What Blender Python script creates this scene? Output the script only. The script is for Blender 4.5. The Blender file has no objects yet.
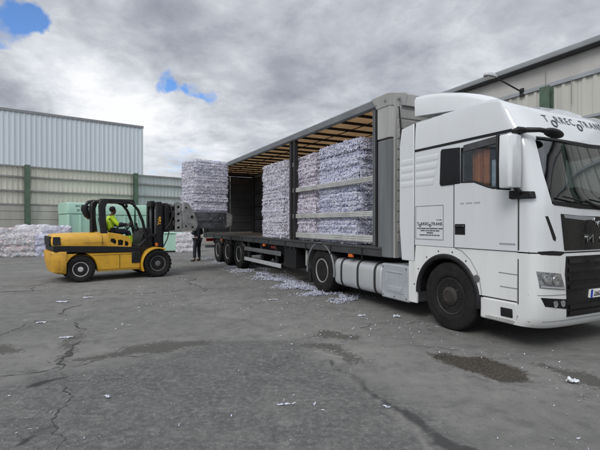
import bpy, bmesh, math, random
import numpy as np
from mathutils import Vector, Matrix, noise as mnoise

random.seed(7)
RNG = np.random.default_rng(7)
SC = bpy.context.scene
COL = SC.collection
R = math.radians
CAM_H = 1.65
F = 428.0      # focal length in the 600-px photograph
HZ = 223.0     # horizon row


def ground_at(px, py):
    y = F * CAM_H / (py - HZ)
    return ((px - 300) / F * y, y)


def at_depth(px, py, y):
    return Vector(((px - 300) / F * y, y, CAM_H - (py - HZ) * y / F))


# ------------------------------------------------------------------ materials
def srgb(*c):
    return tuple(((v / 255) / 12.92 if v / 255 <= 0.04045 else (((v / 255) + 0.055) / 1.055) ** 2.4) for v in c)


class N:
    """small node-tree helper"""
    def __init__(self, nt):
        self.nt = nt

    def new(self, t, **kw):
        n = self.nt.nodes.new(t)
        for k, v in kw.items():
            if k.startswith('i_'):
                n.inputs[k[2:].replace('_', ' ')].default_value = v
            else:
                setattr(n, k, v)
        return n

    def link(self, a, b):
        self.nt.links.new(a, b)

    def val(self, sock, v):
        if hasattr(v, 'is_output') or isinstance(v, bpy.types.NodeSocket):
            self.link(v, sock)
        else:
            sock.default_value = v

    def math(self, op, a, b=0.0, c=None, clamp=False):
        n = self.nt.nodes.new('ShaderNodeMath')
        n.operation = op
        n.use_clamp = clamp
        self.val(n.inputs[0], a)
        self.val(n.inputs[1], b)
        if c is not None:
            self.val(n.inputs[2], c)
        return n.outputs[0]

    def vmath(self, op, a, b=(0, 0, 0), out=0):
        n = self.nt.nodes.new('ShaderNodeVectorMath')
        n.operation = op
        self.val(n.inputs[0], a)
        self.val(n.inputs[1], b)
        return n.outputs[out]

    def noise(self, vec, scale, detail=4, rough=0.55, dist=0.0):
        n = self.nt.nodes.new('ShaderNodeTexNoise')
        n.inputs['Scale'].default_value = scale
        n.inputs['Detail'].default_value = detail
        n.inputs['Roughness'].default_value = rough
        n.inputs['Distortion'].default_value = dist
        if vec is not None:
            self.link(vec, n.inputs['Vector'])
        return n

    def ramp(self, fac, stops, interp='LINEAR'):
        n = self.nt.nodes.new('ShaderNodeValToRGB')
        n.color_ramp.interpolation = interp
        e = n.color_ramp.elements
        while len(e) < len(stops):
            e.new(0.5)
        for el, (p, c) in zip(e, stops):
            el.position = p
            el.color = (c, c, c, 1) if isinstance(c, (int, float)) else (*c[:3], 1)
        self.link(fac, n.inputs[0])
        return n.outputs[0]

    def maprange(self, v, a, b, c=0.0, d=1.0, smooth=True):
        n = self.nt.nodes.new('ShaderNodeMapRange')
        n.interpolation_type = 'SMOOTHSTEP' if smooth else 'LINEAR'
        self.val(n.inputs['Value'], v)
        n.inputs['From Min'].default_value = a
        n.inputs['From Max'].default_value = b
        n.inputs['To Min'].default_value = c
        n.inputs['To Max'].default_value = d
        return n.outputs[0]

    def mix(self, fac, a, b, mode='MIX'):
        n = self.nt.nodes.new('ShaderNodeMix')
        n.data_type = 'RGBA'
        n.blend_type = mode
        self.val(n.inputs[0], fac)
        for s, v in ((n.inputs[6], a), (n.inputs[7], b)):
            if isinstance(v, bpy.types.NodeSocket):
                self.link(v, s)
            else:
                s.default_value = (*v[:3], 1)
        return n.outputs[2]


def new_mat(name):
    m = bpy.data.materials.new(name)
    m.use_nodes = True
    nt = m.node_tree
    nt.nodes.clear()
    n = N(nt)
    out = n.new('ShaderNodeOutputMaterial')
    b = n.new('ShaderNodeBsdfPrincipled')
    n.link(b.outputs[0], out.inputs[0])
    return m, n, b, out


def pbr(name, col, rough=0.5, metal=0.0, var=0.12, scale=3.0, grime=0.0, grime_col=(0.10, 0.085, 0.065), bump=0.0, bscale=60.0, coat=0.0, streak=False, spec=0.5, sheet=0.0):
    m, n, b, out = new_mat(name)
    tc = n.new('ShaderNodeTexCoord')
    vec = tc.outputs['Object']
    if streak:
        mp = n.new('ShaderNodeMapping')
        mp.inputs['Scale'].default_value = (1, 1, 0.12)
        n.link(vec, mp.inputs[0])
        svec = mp.outputs[0]
    else:
        svec = vec
    nz = n.noise(svec, scale, 6, 0.6)
    lo = tuple(max(0, c * (1 - var)) for c in col)
    hi = tuple(min(1, c * (1 + var)) for c in col)
    c = n.mix(n.maprange(nz.outputs[0], 0.3, 0.7), lo, hi)
    if grime > 0:
        g = n.noise(svec, scale * 2.3, 8, 0.7, 0.4)
        c = n.mix(n.math('MULTIPLY', n.maprange(g.outputs[0], 0.5, 0.78), grime), c, grime_col)
    if sheet:
        sp = n.new('ShaderNodeSeparateXYZ')
        n.link(vec, sp.inputs[0])
        wn = n.new('ShaderNodeTexWhiteNoise')
        wn.noise_dimensions = '1D'
        n.link(n.math('FLOOR', n.math('DIVIDE', sp.outputs[0], sheet)), wn.inputs['W'])
        c = n.mix(n.math('MULTIPLY', wn.outputs['Value'], .22), c, tuple(v * .62 for v in col))
        lap = n.math('LESS_THAN', n.math('FRACT', n.math('DIVIDE', sp.outputs[0], sheet)), .02)
        c = n.mix(n.math('MULTIPLY', lap, .5), c, tuple(v * .45 for v in col))
    n.link(c, b.inputs['Base Color'])
    rn = n.noise(vec, scale * 5, 5)
    n.link(n.maprange(rn.outputs[0], 0.25, 0.75, max(0.02, rough - 0.1), min(1, rough + 0.12)), b.inputs['Roughness'])
    b.inputs['Metallic'].default_value = metal
    b.inputs['Coat Weight'].default_value = coat
    b.inputs['Coat Roughness'].default_value = 0.08
    b.inputs['Specular IOR Level'].default_value = spec
    if bump > 0:
        bn = n.noise(vec, bscale, 5)
        bp = n.new('ShaderNodeBump')
        bp.inputs['Strength'].default_value = bump
        bp.inputs['Distance'].default_value = 0.01
        n.link(bn.outputs[0], bp.inputs['Height'])
        n.link(bp.outputs[0], b.inputs['Normal'])
    return m


def glass_mat(name, tint=(0.3, 0.33, 0.34), refl=1.0):
    m = bpy.data.materials.new(name)
    m.use_nodes = True
    nt = m.node_tree
    nt.nodes.clear()
    n = N(nt)
    out = n.new('ShaderNodeOutputMaterial')
    tr = n.new('ShaderNodeBsdfTransparent')
    tr.inputs[0].default_value = (*tint, 1)
    gl = n.new('ShaderNodeBsdfGlossy')
    gl.inputs['Roughness'].default_value = 0.015
    gl.inputs['Color'].default_value = (0.95, 0.97, 1.0, 1)
    geo = n.new('ShaderNodeNewGeometry')
    cosv = n.math('ABSOLUTE', n.vmath('DOT_PRODUCT', geo.outputs['Normal'], geo.outputs['Incoming'], 1))
    f5 = n.math('POWER', n.math('SUBTRACT', 1.0, cosv, clamp=True), 5.0)
    fr = n.math('ADD', .043, n.math('MULTIPLY', f5, .957))
    mx = n.new('ShaderNodeMixShader')
    n.link(n.math('MULTIPLY', fr, 1.9 * refl, clamp=True), mx.inputs[0])
    n.link(tr.outputs[0], mx.inputs[1])
    n.link(gl.outputs[0], mx.inputs[2])
    n.link(mx.outputs[0], out.inputs[0])
    return m


M = {}
M['white'] = pbr('white_paint', (0.585, 0.605, 0.62), 0.16, var=0.03, scale=1.2, grime=0.12, grime_col=(0.40, 0.39, 0.37), coat=0.7, streak=True)
M['white_low'] = pbr('white_plastic_panel', (0.62, 0.63, 0.62), 0.42, var=0.05, scale=2.5, grime=0.30, grime_col=(0.36, 0.34, 0.31), streak=True)
M['black'] = pbr('black_plastic', (0.010, 0.010, 0.011), 0.5, var=0.3, grime=0.2, grime_col=(0.05, 0.046, 0.042), spec=.3)
M['gloss_black'] = pbr('gloss_black', (0.006, 0.006, 0.007), 0.14, var=0.2, coat=0.1, spec=.35)
M['rubber'] = pbr('tyre_rubber', (0.012, 0.0115, 0.011), 0.85, var=0.3, scale=6, grime=0.4, grime_col=(0.030, 0.028, 0.026), bump=0.3, bscale=80, spec=.25)
M['dark_steel'] = pbr('dark_chassis_steel', (0.013, 0.013, 0.014), 0.65, var=0.3, scale=4, grime=0.4, grime_col=(0.05, 0.047, 0.042))
M['grey_steel'] = pbr('grey_steel', (0.13, 0.135, 0.14), 0.5, metal=0.3, var=0.2, scale=4, grime=0.4)
M['rim_steel'] = pbr('silver_rim', (0.42, 0.42, 0.42), 0.45, metal=0.5, var=0.15, scale=5, grime=0.5)
M['rim_dark'] = pbr('dusty_dark_rim', (0.030, 0.026, 0.023), 0.6, metal=0.2, var=0.3, scale=6, grime=0.5)
M['alu'] = pbr('weathered_aluminium', (0.36, 0.36, 0.345), 0.5, metal=0.15, var=0.14, scale=2.5, grime=0.45, grime_col=(0.18, 0.175, 0.16), streak=True)
M['alu_dark'] = pbr('dirty_grey_panel', (0.135, 0.145, 0.15), 0.5, metal=0.1, var=0.22, scale=2.5, grime=0.5, grime_col=(0.07, 0.07, 0.07), streak=True)
M['tank'] = pbr('tank_aluminium', (0.47, 0.485, 0.50), 0.38, metal=0.3, var=0.06, scale=3, grime=0.3, grime_col=(0.35, 0.34, 0.32), streak=True)
M['tank_box'] = pbr('grey_box_plastic', (0.32, 0.34, 0.36), 0.5, var=0.1, scale=3, grime=0.3, grime_col=(0.2, 0.2, 0.2))
M['tarp_dark'] = pbr('dark_curtain', (0.035, 0.036, 0.04), 0.6, var=0.2, scale=1.5)
M['tarp_grey'] = pbr('grey_tarpaulin', (0.14, 0.15, 0.16), 0.5, var=0.15, scale=1.5, grime=0.3)
M['deck'] = pbr('dark_deck', (0.07, 0.055, 0.045), 0.7, var=0.3, scale=6, grime=0.3)
M['board'] = pbr('side_board', (0.40, 0.405, 0.395), 0.6, var=0.16, scale=3, grime=0.45, grime_col=(0.2, 0.19, 0.17))
M['orange'] = pbr('orange_lens', (0.55, 0.12, 0.02), 0.3, var=0.1)
M['red'] = pbr('red_lens', (0.30, 0.02, 0.015), 0.3, var=0.1)
M['chrome'] = pbr('chrome', (0.75, 0.76, 0.78), 0.12, metal=1.0, var=0.05)
M['lens'] = pbr('lamp_lens_grey', (0.30, 0.31, 0.32), 0.12, metal=0.6, var=0.5, scale=18, coat=1.0)
M['yellow'] = pbr('yellow_paint', (0.58, 0.32, 0.022), 0.38, var=0.08, scale=2.5, grime=0.6, grime_col=(0.24, 0.14, 0.035), coat=0.15)
M['yellow_worn'] = pbr('worn_yellow_counterweight', (0.53, 0.29, 0.028), 0.5, var=0.12, scale=3, grime=0.9, grime_col=(0.10, 0.06, 0.035))
M['mast'] = pbr('black_mast_steel', (0.010, 0.010, 0.011), 0.45, var=0.4, scale=6, grime=0.25, grime_col=(0.045, 0.04, 0.037), spec=.35)
M['clamp_light'] = pbr('worn_light_steel', (0.25, 0.25, 0.24), 0.45, metal=0.35, var=0.3, scale=6, grime=0.75, grime_col=(0.2, 0.18, 0.16))
M['clamp_dark'] = pbr('polished_dark_steel', (0.10, 0.105, 0.11), 0.33, metal=0.6, var=0.4, scale=4, grime=0.3)
M['green_box'] = pbr('pale_green_paint', (0.37, 0.58, 0.47), 0.5, var=0.06, scale=1.5, grime=0.25, grime_col=(0.22, 0.30, 0.22), streak=True)
M['green_post'] = pbr('dark_green_paint', (0.075, 0.12, 0.085), 0.6, var=0.2, scale=2, grime=0.5, grime_col=(0.10, 0.085, 0.06))
M['cream'] = pbr('cream_cladding', (0.62, 0.605, 0.52), 0.55, var=0.06, scale=0.8, grime=0.35, grime_col=(0.40, 0.38, 0.30), streak=True, sheet=1.08)
M['cream_grey'] = pbr('greyish_cream_cladding', (0.50, 0.50, 0.455), 0.55, var=0.06, scale=0.8, grime=0.4, grime_col=(0.34, 0.335, 0.29), streak=True, sheet=1.11)
M['paleblue'] = pbr('pale_blue_grey_cladding', (0.50, 0.545, 0.545), 0.5, var=0.05, scale=0.8, grime=0.25, grime_col=(0.36, 0.38, 0.37), streak=True, sheet=1.08)
M['warehouse'] = pbr('pale_grey_cladding', (0.57, 0.625, 0.66), 0.5, var=0.03, scale=0.3, grime=0.12, grime_col=(0.45, 0.48, 0.5), streak=True, sheet=1.26)
M['rail'] = pbr('grey_rail', (0.22, 0.225, 0.21), 0.6, var=0.15, scale=2)
M['rail_dark'] = pbr('dark_grey_rail', (.035, .036, .038), .55, var=.2, scale=3, grime=.4, grime_col=(.12, .115, .105))
M['trim_grey'] = pbr('grey_trim', (0.20, 0.21, 0.22), 0.5, var=0.1, scale=2)
M['concrete'] = pbr('stained_concrete', (0.40, 0.385, 0.345), 0.9, var=0.18, scale=0.7, grime=0.6, grime_col=(0.27, 0.26, 0.23), bump=0.5, bscale=20, streak=True)
M['fascia'] = pbr('pebbledash_fascia', (0.46, 0.45, 0.435), 0.9, var=0.08, scale=1.0, grime=0.25, grime_col=(0.33, 0.32, 0.31), bump=1.0, bscale=45)
M['gutter'] = pbr('gutter_grey', (0.30, 0.32, 0.34), 0.5, var=0.1, scale=1)
M['soffit'] = pbr('dark_soffit', (0.05, 0.052, 0.055), 0.7, var=0.2, scale=1)
M['lamp_grey'] = pbr('lamp_head_grey', (0.45, 0.46, 0.47), 0.5, var=0.1)
M['skin_dark'] = pbr('dark_skin', (0.12, 0.062, 0.04), 0.5, var=0.1, scale=20)
M['skin_mid'] = pbr('tan_skin', (0.33, 0.19, 0.13), 0.5, var=0.1, scale=20)
M['hair'] = pbr('black_hair', (0.009, 0.008, 0.008), 0.6, var=0.3, scale=60, bump=0.6, bscale=150)
M['hivis'] = pbr('hi_vis_yellow', (0.55, 0.80, 0.03), 0.6, var=0.08, scale=8)
M['navy'] = pbr('dark_navy_cloth', (0.014, 0.016, 0.026), 0.85, var=0.3, scale=12)
M['boot'] = pbr('black_boot', (0.012, 0.011, 0.010), 0.6, var=0.3, scale=12)
M['eye'] = pbr('eye_white', (0.6, 0.58, 0.55), 0.3, var=0.05)
M['lip'] = pbr('lip', (0.12, 0.05, 0.04), 0.5, var=0.05)
M['ink'] = pbr('ink_dark', (0.03, 0.03, 0.035), 0.5, var=0.05)
M['ink_blue'] = pbr('ink_blue_grey', (.055, .065, .085), .5, var=.1)
M['ink_grey'] = pbr('ink_grey', (0.28, 0.30, 0.32), 0.5, var=0.05)
M['plate_blue'] = pbr('plate_blue', (0.01, 0.035, 0.33), 0.4, var=0.05)
M['plate_white'] = pbr('plate_white', (0.78, 0.78, 0.76), 0.4, var=0.03)
M['interior'] = pbr('cab_interior_grey', (0.06, 0.06, 0.065), 0.8, var=0.2)
M['interior_light'] = pbr('cab_interior_beige', (0.35, 0.33, 0.30), 0.8, var=0.1)
M['cloth_orange'] = pbr('orange_brown_cloth', (0.62, 0.21, 0.07), 0.9, var=0.2, scale=8)
M['cloth_pale'] = pbr('pale_blue_cloth', (.50, .55, .62), .9, var=.3, scale=9)
M['yellow_logo'] = pbr('logo_yellow', (0.62, 0.33, 0.03), 0.5, var=0.1)
M['glass'] = glass_mat('windscreen_glass', (0.24, 0.28, 0.285), 1.6)
M['glass_side'] = glass_mat('door_glass', (0.55, 0.6, 0.62), 1.2)
M['plastic_clear'] = pbr('crumpled_clear_plastic', (0.62, 0.65, 0.68), 0.15, var=0.15, scale=20)


def roof_sheet_mat():
    m, n, b, out = new_mat('tan_roof_sheet')
    tc = n.new('ShaderNodeTexCoord')
    nz = n.noise(tc.outputs['Object'], 1.5, 5, 0.6)
    c = n.mix(n.maprange(nz.outputs[0], 0.3, 0.7), (0.40, 0.245, 0.12), (0.50, 0.325, 0.175))
    n.link(c, b.inputs['Base Color'])
    b.inputs['Roughness'].default_value = 0.7
    tl = n.new('ShaderNodeBsdfTranslucent')
    n.link(c, tl.inputs[0])
    mx = n.new('ShaderNodeMixShader')
    mx.inputs[0].default_value = 0.30
    n.link(b.outputs[0], mx.inputs[1])
    n.link(tl.outputs[0], mx.inputs[2])
    n.link(mx.outputs[0], out.inputs[0])
    return m


M['roof_sheet'] = roof_sheet_mat()


def paper_mat(name, stops):
    """compressed shredded paper: every flake (mesh island) its own tone, plus mottling"""
    m, n, b, out = new_mat(name)
    geo = n.new('ShaderNodeNewGeometry')
    tc = n.new('ShaderNodeTexCoord')
    mp = n.new('ShaderNodeMapping')
    mp.inputs['Scale'].default_value = (1, 1, 2.2)
    n.link(tc.outputs['Object'], mp.inputs[0])
    nz = n.noise(mp.outputs[0], 20, 4, 0.7)
    big = n.noise(tc.outputs['Object'], 2.2, 3)
    vo = n.new('ShaderNodeTexVoronoi')
    vo.inputs['Scale'].default_value = 34
    n.link(mp.outputs[0], vo.inputs['Vector'])
    sep = n.new('ShaderNodeSeparateColor')
    n.link(vo.outputs['Color'], sep.inputs[0])
    # random tone per voronoi cell on the body, per island on the flakes
    t = n.math('FRACT', n.math('ADD', n.math('ADD', sep.outputs[0], geo.outputs['Random Per Island']), n.math('MULTIPLY', big.outputs[0], 0.25)))
    c = n.ramp(t, stops, 'CONSTANT')
    c = n.mix(n.maprange(nz.outputs[0], 0.60, 0.78, 0, 0.40), c, (0.16, 0.16, 0.20))
    mp2 = n.new('ShaderNodeMapping')
    mp2.inputs['Scale'].default_value = (.8, .8, 11)
    n.link(tc.outputs['Object'], mp2.inputs[0])
    st = n.noise(mp2.outputs[0], 1.0, 4, .6)
    c = n.mix(n.maprange(st.outputs[0], .48, .70, 0, .55), c, stops[3][1])
    n.link(c, b.inputs['Base Color'])
    b.inputs['Roughness'].default_value = 0.85
    bp = n.new('ShaderNodeBump')
    bp.inputs['Strength'].default_value = 0.9
    bp.inputs['Distance'].default_value = 0.03
    n.link(vo.outputs['Distance'], bp.inputs['Height'])
    n.link(bp.outputs[0], b.inputs['Normal'])
    return m


M['paper_blue'] = paper_mat('paper_lavender', [(0, (0.75, 0.75, 0.85)), (0.22, (0.62, 0.64, 0.82)), (0.44, (0.81, 0.81, 0.87)), (0.60, (0.47, 0.50, 0.73)), (0.74, (0.70, 0.71, 0.82)), (0.90, (0.34, 0.37, 0.58)), (0.95, (0.82, 0.82, 0.88))])
M['paper_lilac'] = paper_mat('paper_lilac', [(0, (0.79, 0.78, 0.84)), (0.26, (0.68, 0.67, 0.78)), (0.46, (0.83, 0.82, 0.86)), (0.64, (0.53, 0.53, 0.68)), (0.76, (0.74, 0.73, 0.81)), (0.92, (0.38, 0.38, 0.52))])
M['paper_white'] = paper_mat('paper_white', [(0, (0.825, 0.807, 0.844)), (0.3, (0.751, 0.732, 0.788)), (0.5, (0.863, 0.853, 0.872)), (0.70, (0.612, 0.593, 0.658)), (0.8, (0.788, 0.770, 0.807)), (0.94, (0.453, 0.435, 0.491))])
M['paper_pink'] = paper_mat('paper_pinkish', [(0, (0.77, 0.74, 0.81)), (0.28, (0.66, 0.60, 0.72)), (0.46, (0.81, 0.79, 0.84)), (0.62, (0.56, 0.48, 0.60)), (0.74, (0.72, 0.69, 0.79)), (0.9, (0.40, 0.36, 0.48))])
M['paper_mixed'] = paper_mat('paper_mixed_colours', [(0, (0.78, 0.77, 0.78)), (0.26, (0.62, 0.60, 0.68)), (0.40, (0.82, 0.81, 0.82)), (0.54, (0.50, 0.20, 0.18)), (0.60, (0.08, 0.34, 0.66)), (0.66, (0.75, 0.74, 0.76)), (0.76, (0.58, 0.46, 0.26)), (0.82, (0.20, 0.26, 0.22)), (0.87, (0.82, 0.81, 0.84))])
M['scrap'] = paper_mat('paper_scraps', [(0, (0.68, 0.70, 0.82)), (0.4, (0.55, 0.59, 0.76)), (0.62, (0.78, 0.78, 0.80)), (0.85, (0.45, 0.47, 0.55))])


# ------------------------------------------------------------------ mesh helper
class MB:
    def __init__(self, off=(0, 0, 0)):
        self.bm = bmesh.new()
        self.off = Vector(off)

    def face(self, vs, mi=0):
        try:
            f = self.bm.faces.new(vs)
            f.material_index = mi
            return f
        except ValueError:
            return None

    def hexa(self, p, mi=0):
        v = [self.bm.verts.new(q) for q in p]
        for f in ((0, 3, 2, 1), (4, 5, 6, 7), (0, 1, 5, 4), (1, 2, 6, 5), (2, 3, 7, 6), (3, 0, 4, 7)):
            self.face([v[i] for i in f], mi)
        return self

    def box(self, x0, x1, y0, y1, z0, z1, mi=0):
        return self.hexa([(x0, y0, z0), (x1, y0, z0), (x1, y1, z0), (x0, y1, z0), (x0, y0, z1), (x1, y0, z1), (x1, y1, z1), (x0, y1, z1)], mi)

    def beam(self, a, b, w, h, up=(0, 0, 1), mi=0):
        a, b = Vector(a), Vector(b)
        d = (b - a).normalized()
        s = d.cross(Vector(up))
        if s.length < 1e-5:
            s = d.cross(Vector((0, 1, 0)))
        s.normalize()
        t = s.cross(d)
        P = []
        for q in (a, b):
            P.append([q + s * w / 2 * i + t * h / 2 * j for i, j in ((-1, -1), (1, -1), (1, 1), (-1, 1))])
        return self.hexa([*P[0], *P[1]], mi)

    def path(self, pts, r, n=8, closed=False, flat=None, mi=0):
        """tube through points, r number or list; flat=(sx,sy) squashes the section"""
        pts = [Vector(p) for p in pts]
        rs = r if isinstance(r, (list, tuple)) else [r] * len(pts)
        rings = []
        prev = None
        for i, p in enumerate(pts):
            if closed:
                d = pts[(i + 1) % len(pts)] - pts[i - 1]
            else:
                d = pts[min(i + 1, len(pts) - 1)] - pts[max(i - 1, 0)]
            d.normalize()
            if prev is None:
                ref = Vector((0, 0, 1)) if abs(d.z) < 0.9 else Vector((0, 1, 0))
                s = d.cross(ref).normalized()
            else:
                s = (prev - d * prev.dot(d)).normalized()
            prev = s
            t = d.cross(s)
            fx, fy = flat or (1, 1)
            rings.append([self.bm.verts.new(p + (s * math.cos(2 * math.pi * k / n) * fx + t * math.sin(2 * math.pi * k / n) * fy) * rs[i]) for k in range(n)])
        m = len(rings)
        for i in range(m if closed else m - 1):
            a, b = rings[i], rings[(i + 1) % m]
            for k in range(n):
                self.face([a[k], a[(k + 1) % n], b[(k + 1) % n], b[k]], mi)
        if not closed:
            self.face(list(reversed(rings[0])), mi)
            self.face(rings[-1], mi)
        return self

    def tube(self, a, b, r0, r1=None, n=12, mi=0):
        return self.path([a, b], [r0, r0 if r1 is None else r1], n, mi=mi)

    def prism(self, poly, axis, a, b, mi=0):
        def P(p, t):
            return {'x': (t, p[0], p[1]), 'y': (p[0], t, p[1]), 'z': (p[0], p[1], t)}[axis]
        A = [self.bm.verts.new(P(p, a)) for p in poly]
        B = [self.bm.verts.new(P(p, b)) for p in poly]
        n = len(poly)
        self.face(A, mi)
        self.face(list(reversed(B)), mi)
        for i in range(n):
            self.face([A[i], B[i], B[(i + 1) % n], A[(i + 1) % n]], mi)
        return self

    def lathe(self, prof, c=(0, 0, 0), axis='y', n=36, mi=0, closed=False):
        c = Vector(c)
        rings = []
        for rad, t in prof:
            ring = []
            for k in range(n):
                a = 2 * math.pi * k / n
                x, y = rad * math.cos(a), rad * math.sin(a)
                v = {'y': (x, t, y), 'x': (t, x, y), 'z': (x, y, t)}[axis]
                ring.append(self.bm.verts.new(c + Vector(v)))
            rings.append(ring)
        m = len(rings)
        for i in range(m if closed else m - 1):
            a, b = rings[i], rings[(i + 1) % m]
            for k in range(n):
                self.face([a[k], a[(k + 1) % n], b[(k + 1) % n], b[k]], mi)
        if not closed:
            if prof[0][0] > 1e-4:
                self.face(list(reversed(rings[0])), mi)
            if prof[-1][0] > 1e-4:
                self.face(rings[-1], mi)
        return self

    def ball(self, c, r, n=14, mi=0, rot=None):
        r = (r, r, r) if isinstance(r, (int, float)) else r
        mt = Matrix.Translation(c) @ (rot or Matrix.Identity(4)) @ Matrix.Diagonal((*r, 1))
        bmesh.ops.create_uvsphere(self.bm, u_segments=n, v_segments=max(6, n // 2 + 2), radius=1, matrix=mt)
        return self

    def grid(self, fn, nu, nv, mi=0, wrap=False):
        V = [[self.bm.verts.new(fn(i / nu, j / nv)) for j in range(nv + 1)] for i in range(nu + 1)]
        for i in range(nu):
            for j in range(nv):
                self.face([V[i][j], V[i + 1][j], V[i + 1][j + 1], V[i][j + 1]], mi)
        return self

    def mesh(self, name, merge=False):
        bm = self.bm
        if merge:
            bmesh.ops.remove_doubles(bm, verts=bm.verts, dist=1e-5)
        bmesh.ops.recalc_face_normals(bm, faces=bm.faces)
        if self.off.length:
            bmesh.ops.translate(bm, verts=bm.verts, vec=-self.off)
        me = bpy.data.meshes.new(name)
        bm.to_mesh(me)
        bm.free()
        return me

    def build(self, name, mat, parent=None, bevel=0.0, smooth=35, merge=False, seg=2):
        me = self.mesh(name, merge)
        return link(name, me, mat, parent, bevel, smooth, seg)


def link(name, me, mat, parent=None, bevel=0.0, smooth=35, seg=2):
    for m in (mat if isinstance(mat, (list, tuple)) else [mat]):
        me.materials.append(M[m] if isinstance(m, str) else m)
    if smooth:
        me.shade_smooth()
        me.set_sharp_from_angle(angle=R(smooth))
    o = bpy.data.objects.new(name, me)
    COL.objects.link(o)
    if parent:
        o.parent = parent
    if bevel:
        b = o.modifiers.new('bevel', 'BEVEL')
        b.width = bevel
        b.segments = seg
        b.limit_method = 'ANGLE'
        b.angle_limit = R(40)
        b.harden_normals = False
    return o


def tag(o, label=None, cat=None, group=None, kind=None):
    if label:
        o['label'] = label
    if cat:
        o['category'] = cat
    if group:
        o['group'] = group
    if kind:
        o['kind'] = kind
    return o


def empty(name, loc, rz=0.0):
    o = bpy.data.objects.new(name, None)
    o.empty_display_size = 0.3
    COL.objects.link(o)
    o.location = loc
    o.rotation_euler = (0, 0, rz)
    return o


def copy_tree(o, parent=None):
    c = o.copy()
    COL.objects.link(c)
    c.parent = parent
    for ch in list(o.children):
        copy_tree(ch, c)
    return c


def baked(ob):
    """evaluated mesh of a temporary object (modifiers applied); the object is removed"""
    dg = bpy.context.evaluated_depsgraph_get()
    me = bpy.data.meshes.new_from_object(ob.evaluated_get(dg))
    bpy.data.objects.remove(ob, do_unlink=True)
    return me


def text_mesh(s, size, align='CENTER', offset=0.0, extrude=0.0, spacing=1.0):
    cu = bpy.data.curves.new('lettering', 'FONT')
    cu.body = s
    cu.size = size
    cu.align_x = align
    cu.align_y = 'CENTER'
    cu.offset = offset
    cu.extrude = extrude
    cu.space_character = spacing
    cu.resolution_u = 3
    o = bpy.data.objects.new('lettering', cu)
    COL.objects.link(o)
    bpy.context.view_layer.update()
    me = baked(o)
    return me


def place_text(name, mat, parent, me, fn):
    for v in me.vertices:
        v.co = fn(v.co.x, v.co.y, v.co.z)
    me.materials.clear()
    return link(name, me, mat, parent, smooth=0)


def fbm(x, y, z, oct=4):
    return mnoise.fractal(Vector((x, y, z)), 1.0, 2.0, oct)


# ------------------------------------------------------------------ frames
U = Vector((-216 / 428, 1, 0)).normalized()          # truck axis, rearward
NN = Vector((U.y, -U.x, 0))                           # across the truck, away from the camera
S0, OFF = 3.33, 4.992                                 # bumper front / right side plane from the camera
TRUCK_RZ = math.atan2(U.y, U.x)


def truck_pt(r, w, z=0.0):
    """r metres behind the bumper, w metres towards the camera side from the centre line"""
    p = U * (S0 + r) + NN * (OFF + 1.25 - w)
    return Vector((p.x, p.y, z))


# ------------------------------------------------------------------ tractor unit
def interp(K, z):
    if z <= K[0][0]:
        return K[0][1]
    for (a, b), (c, d) in zip(K, K[1:]):
        if z <= c:
            t = (z - a) / (c - a)
            return b + (d - b) * t
    return K[-1][1]


FZ = [(.25, .14), (.33, .07), (.45, .03), (.8, 0), (1.3, 0), (1.75, .0), (1.9, .0), (2.72, .14), (3.0, .27), (3.15, .40), (3.3, .6)]
WZ = [(.25, 1.22), (.33, 1.235), (.45, 1.24), (2.9, 1.245), (3.05, 1.24), (3.3, 1.19)]
PWZ = [(2.6, 4.0), (3.1, 2.9)]


def c_fz(z):
    return interp(FZ, z)


def c_wz(z):
    return interp(WZ, z)


def surf(w, z, ins=0.0):
    """front surface of the cab: distance behind the bumper plane"""
    W = c_wz(z)
    t = min(abs(w) / W, 1)
    PW = interp(PWZ, z)
    return c_fz(z) + .30 * (1 - (1 - t ** PW) ** (1 / PW)) + ins


def outline(z, rback, ins=0.0, nside=8, nf=56):
    f, W = c_fz(z) + ins, c_wz(z) - ins
    PW = interp(PWZ, z)
    pts = []
    r1 = f + .30
    for i in range(nside):
        pts.append((rback + (r1 - rback) * i / nside, W))
    for i in range(nf + 1):
        th = math.pi / 2 - math.pi * i / nf
        s, c = math.sin(th), math.cos(th)
        w = W * math.copysign(abs(s) ** (2 / PW), s)
        r = f + .30 * (1 - abs(c) ** (2 / PW))
        pts.append((r, w))
    for i in range(1, nside + 1):
        pts.append((r1 + (rback - r1) * i / nside, -W))
    return pts


def smooth01(t):
    t = max(0, min(1, t))
    return t * t * (3 - 2 * t)


def loft(mb, rings, mi=0):
    vs = [[mb.bm.verts.new(p) for p in r] for r in rings]
    n = len(vs[0])
    for a, b in zip(vs, vs[1:]):
        for k in range(n):
            mb.face([a[k], a[(k + 1) % n], b[(k + 1) % n], b[k]], mi)
    for ring in (vs[0], vs[-1]):
        c = mb.bm.verts.new(sum((v.co for v in ring), Vector()) / n)
        for k in range(n):
            mb.face([ring[k], ring[(k + 1) % n], c], mi)


RISE = lambda r: .20 * smooth01((r - .12) / .75)
DIP = lambda w: 1 - min(1, abs(w) / 1.2) ** 2
TO = (2.5, 0, 0)     # origin of the tractor


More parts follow.
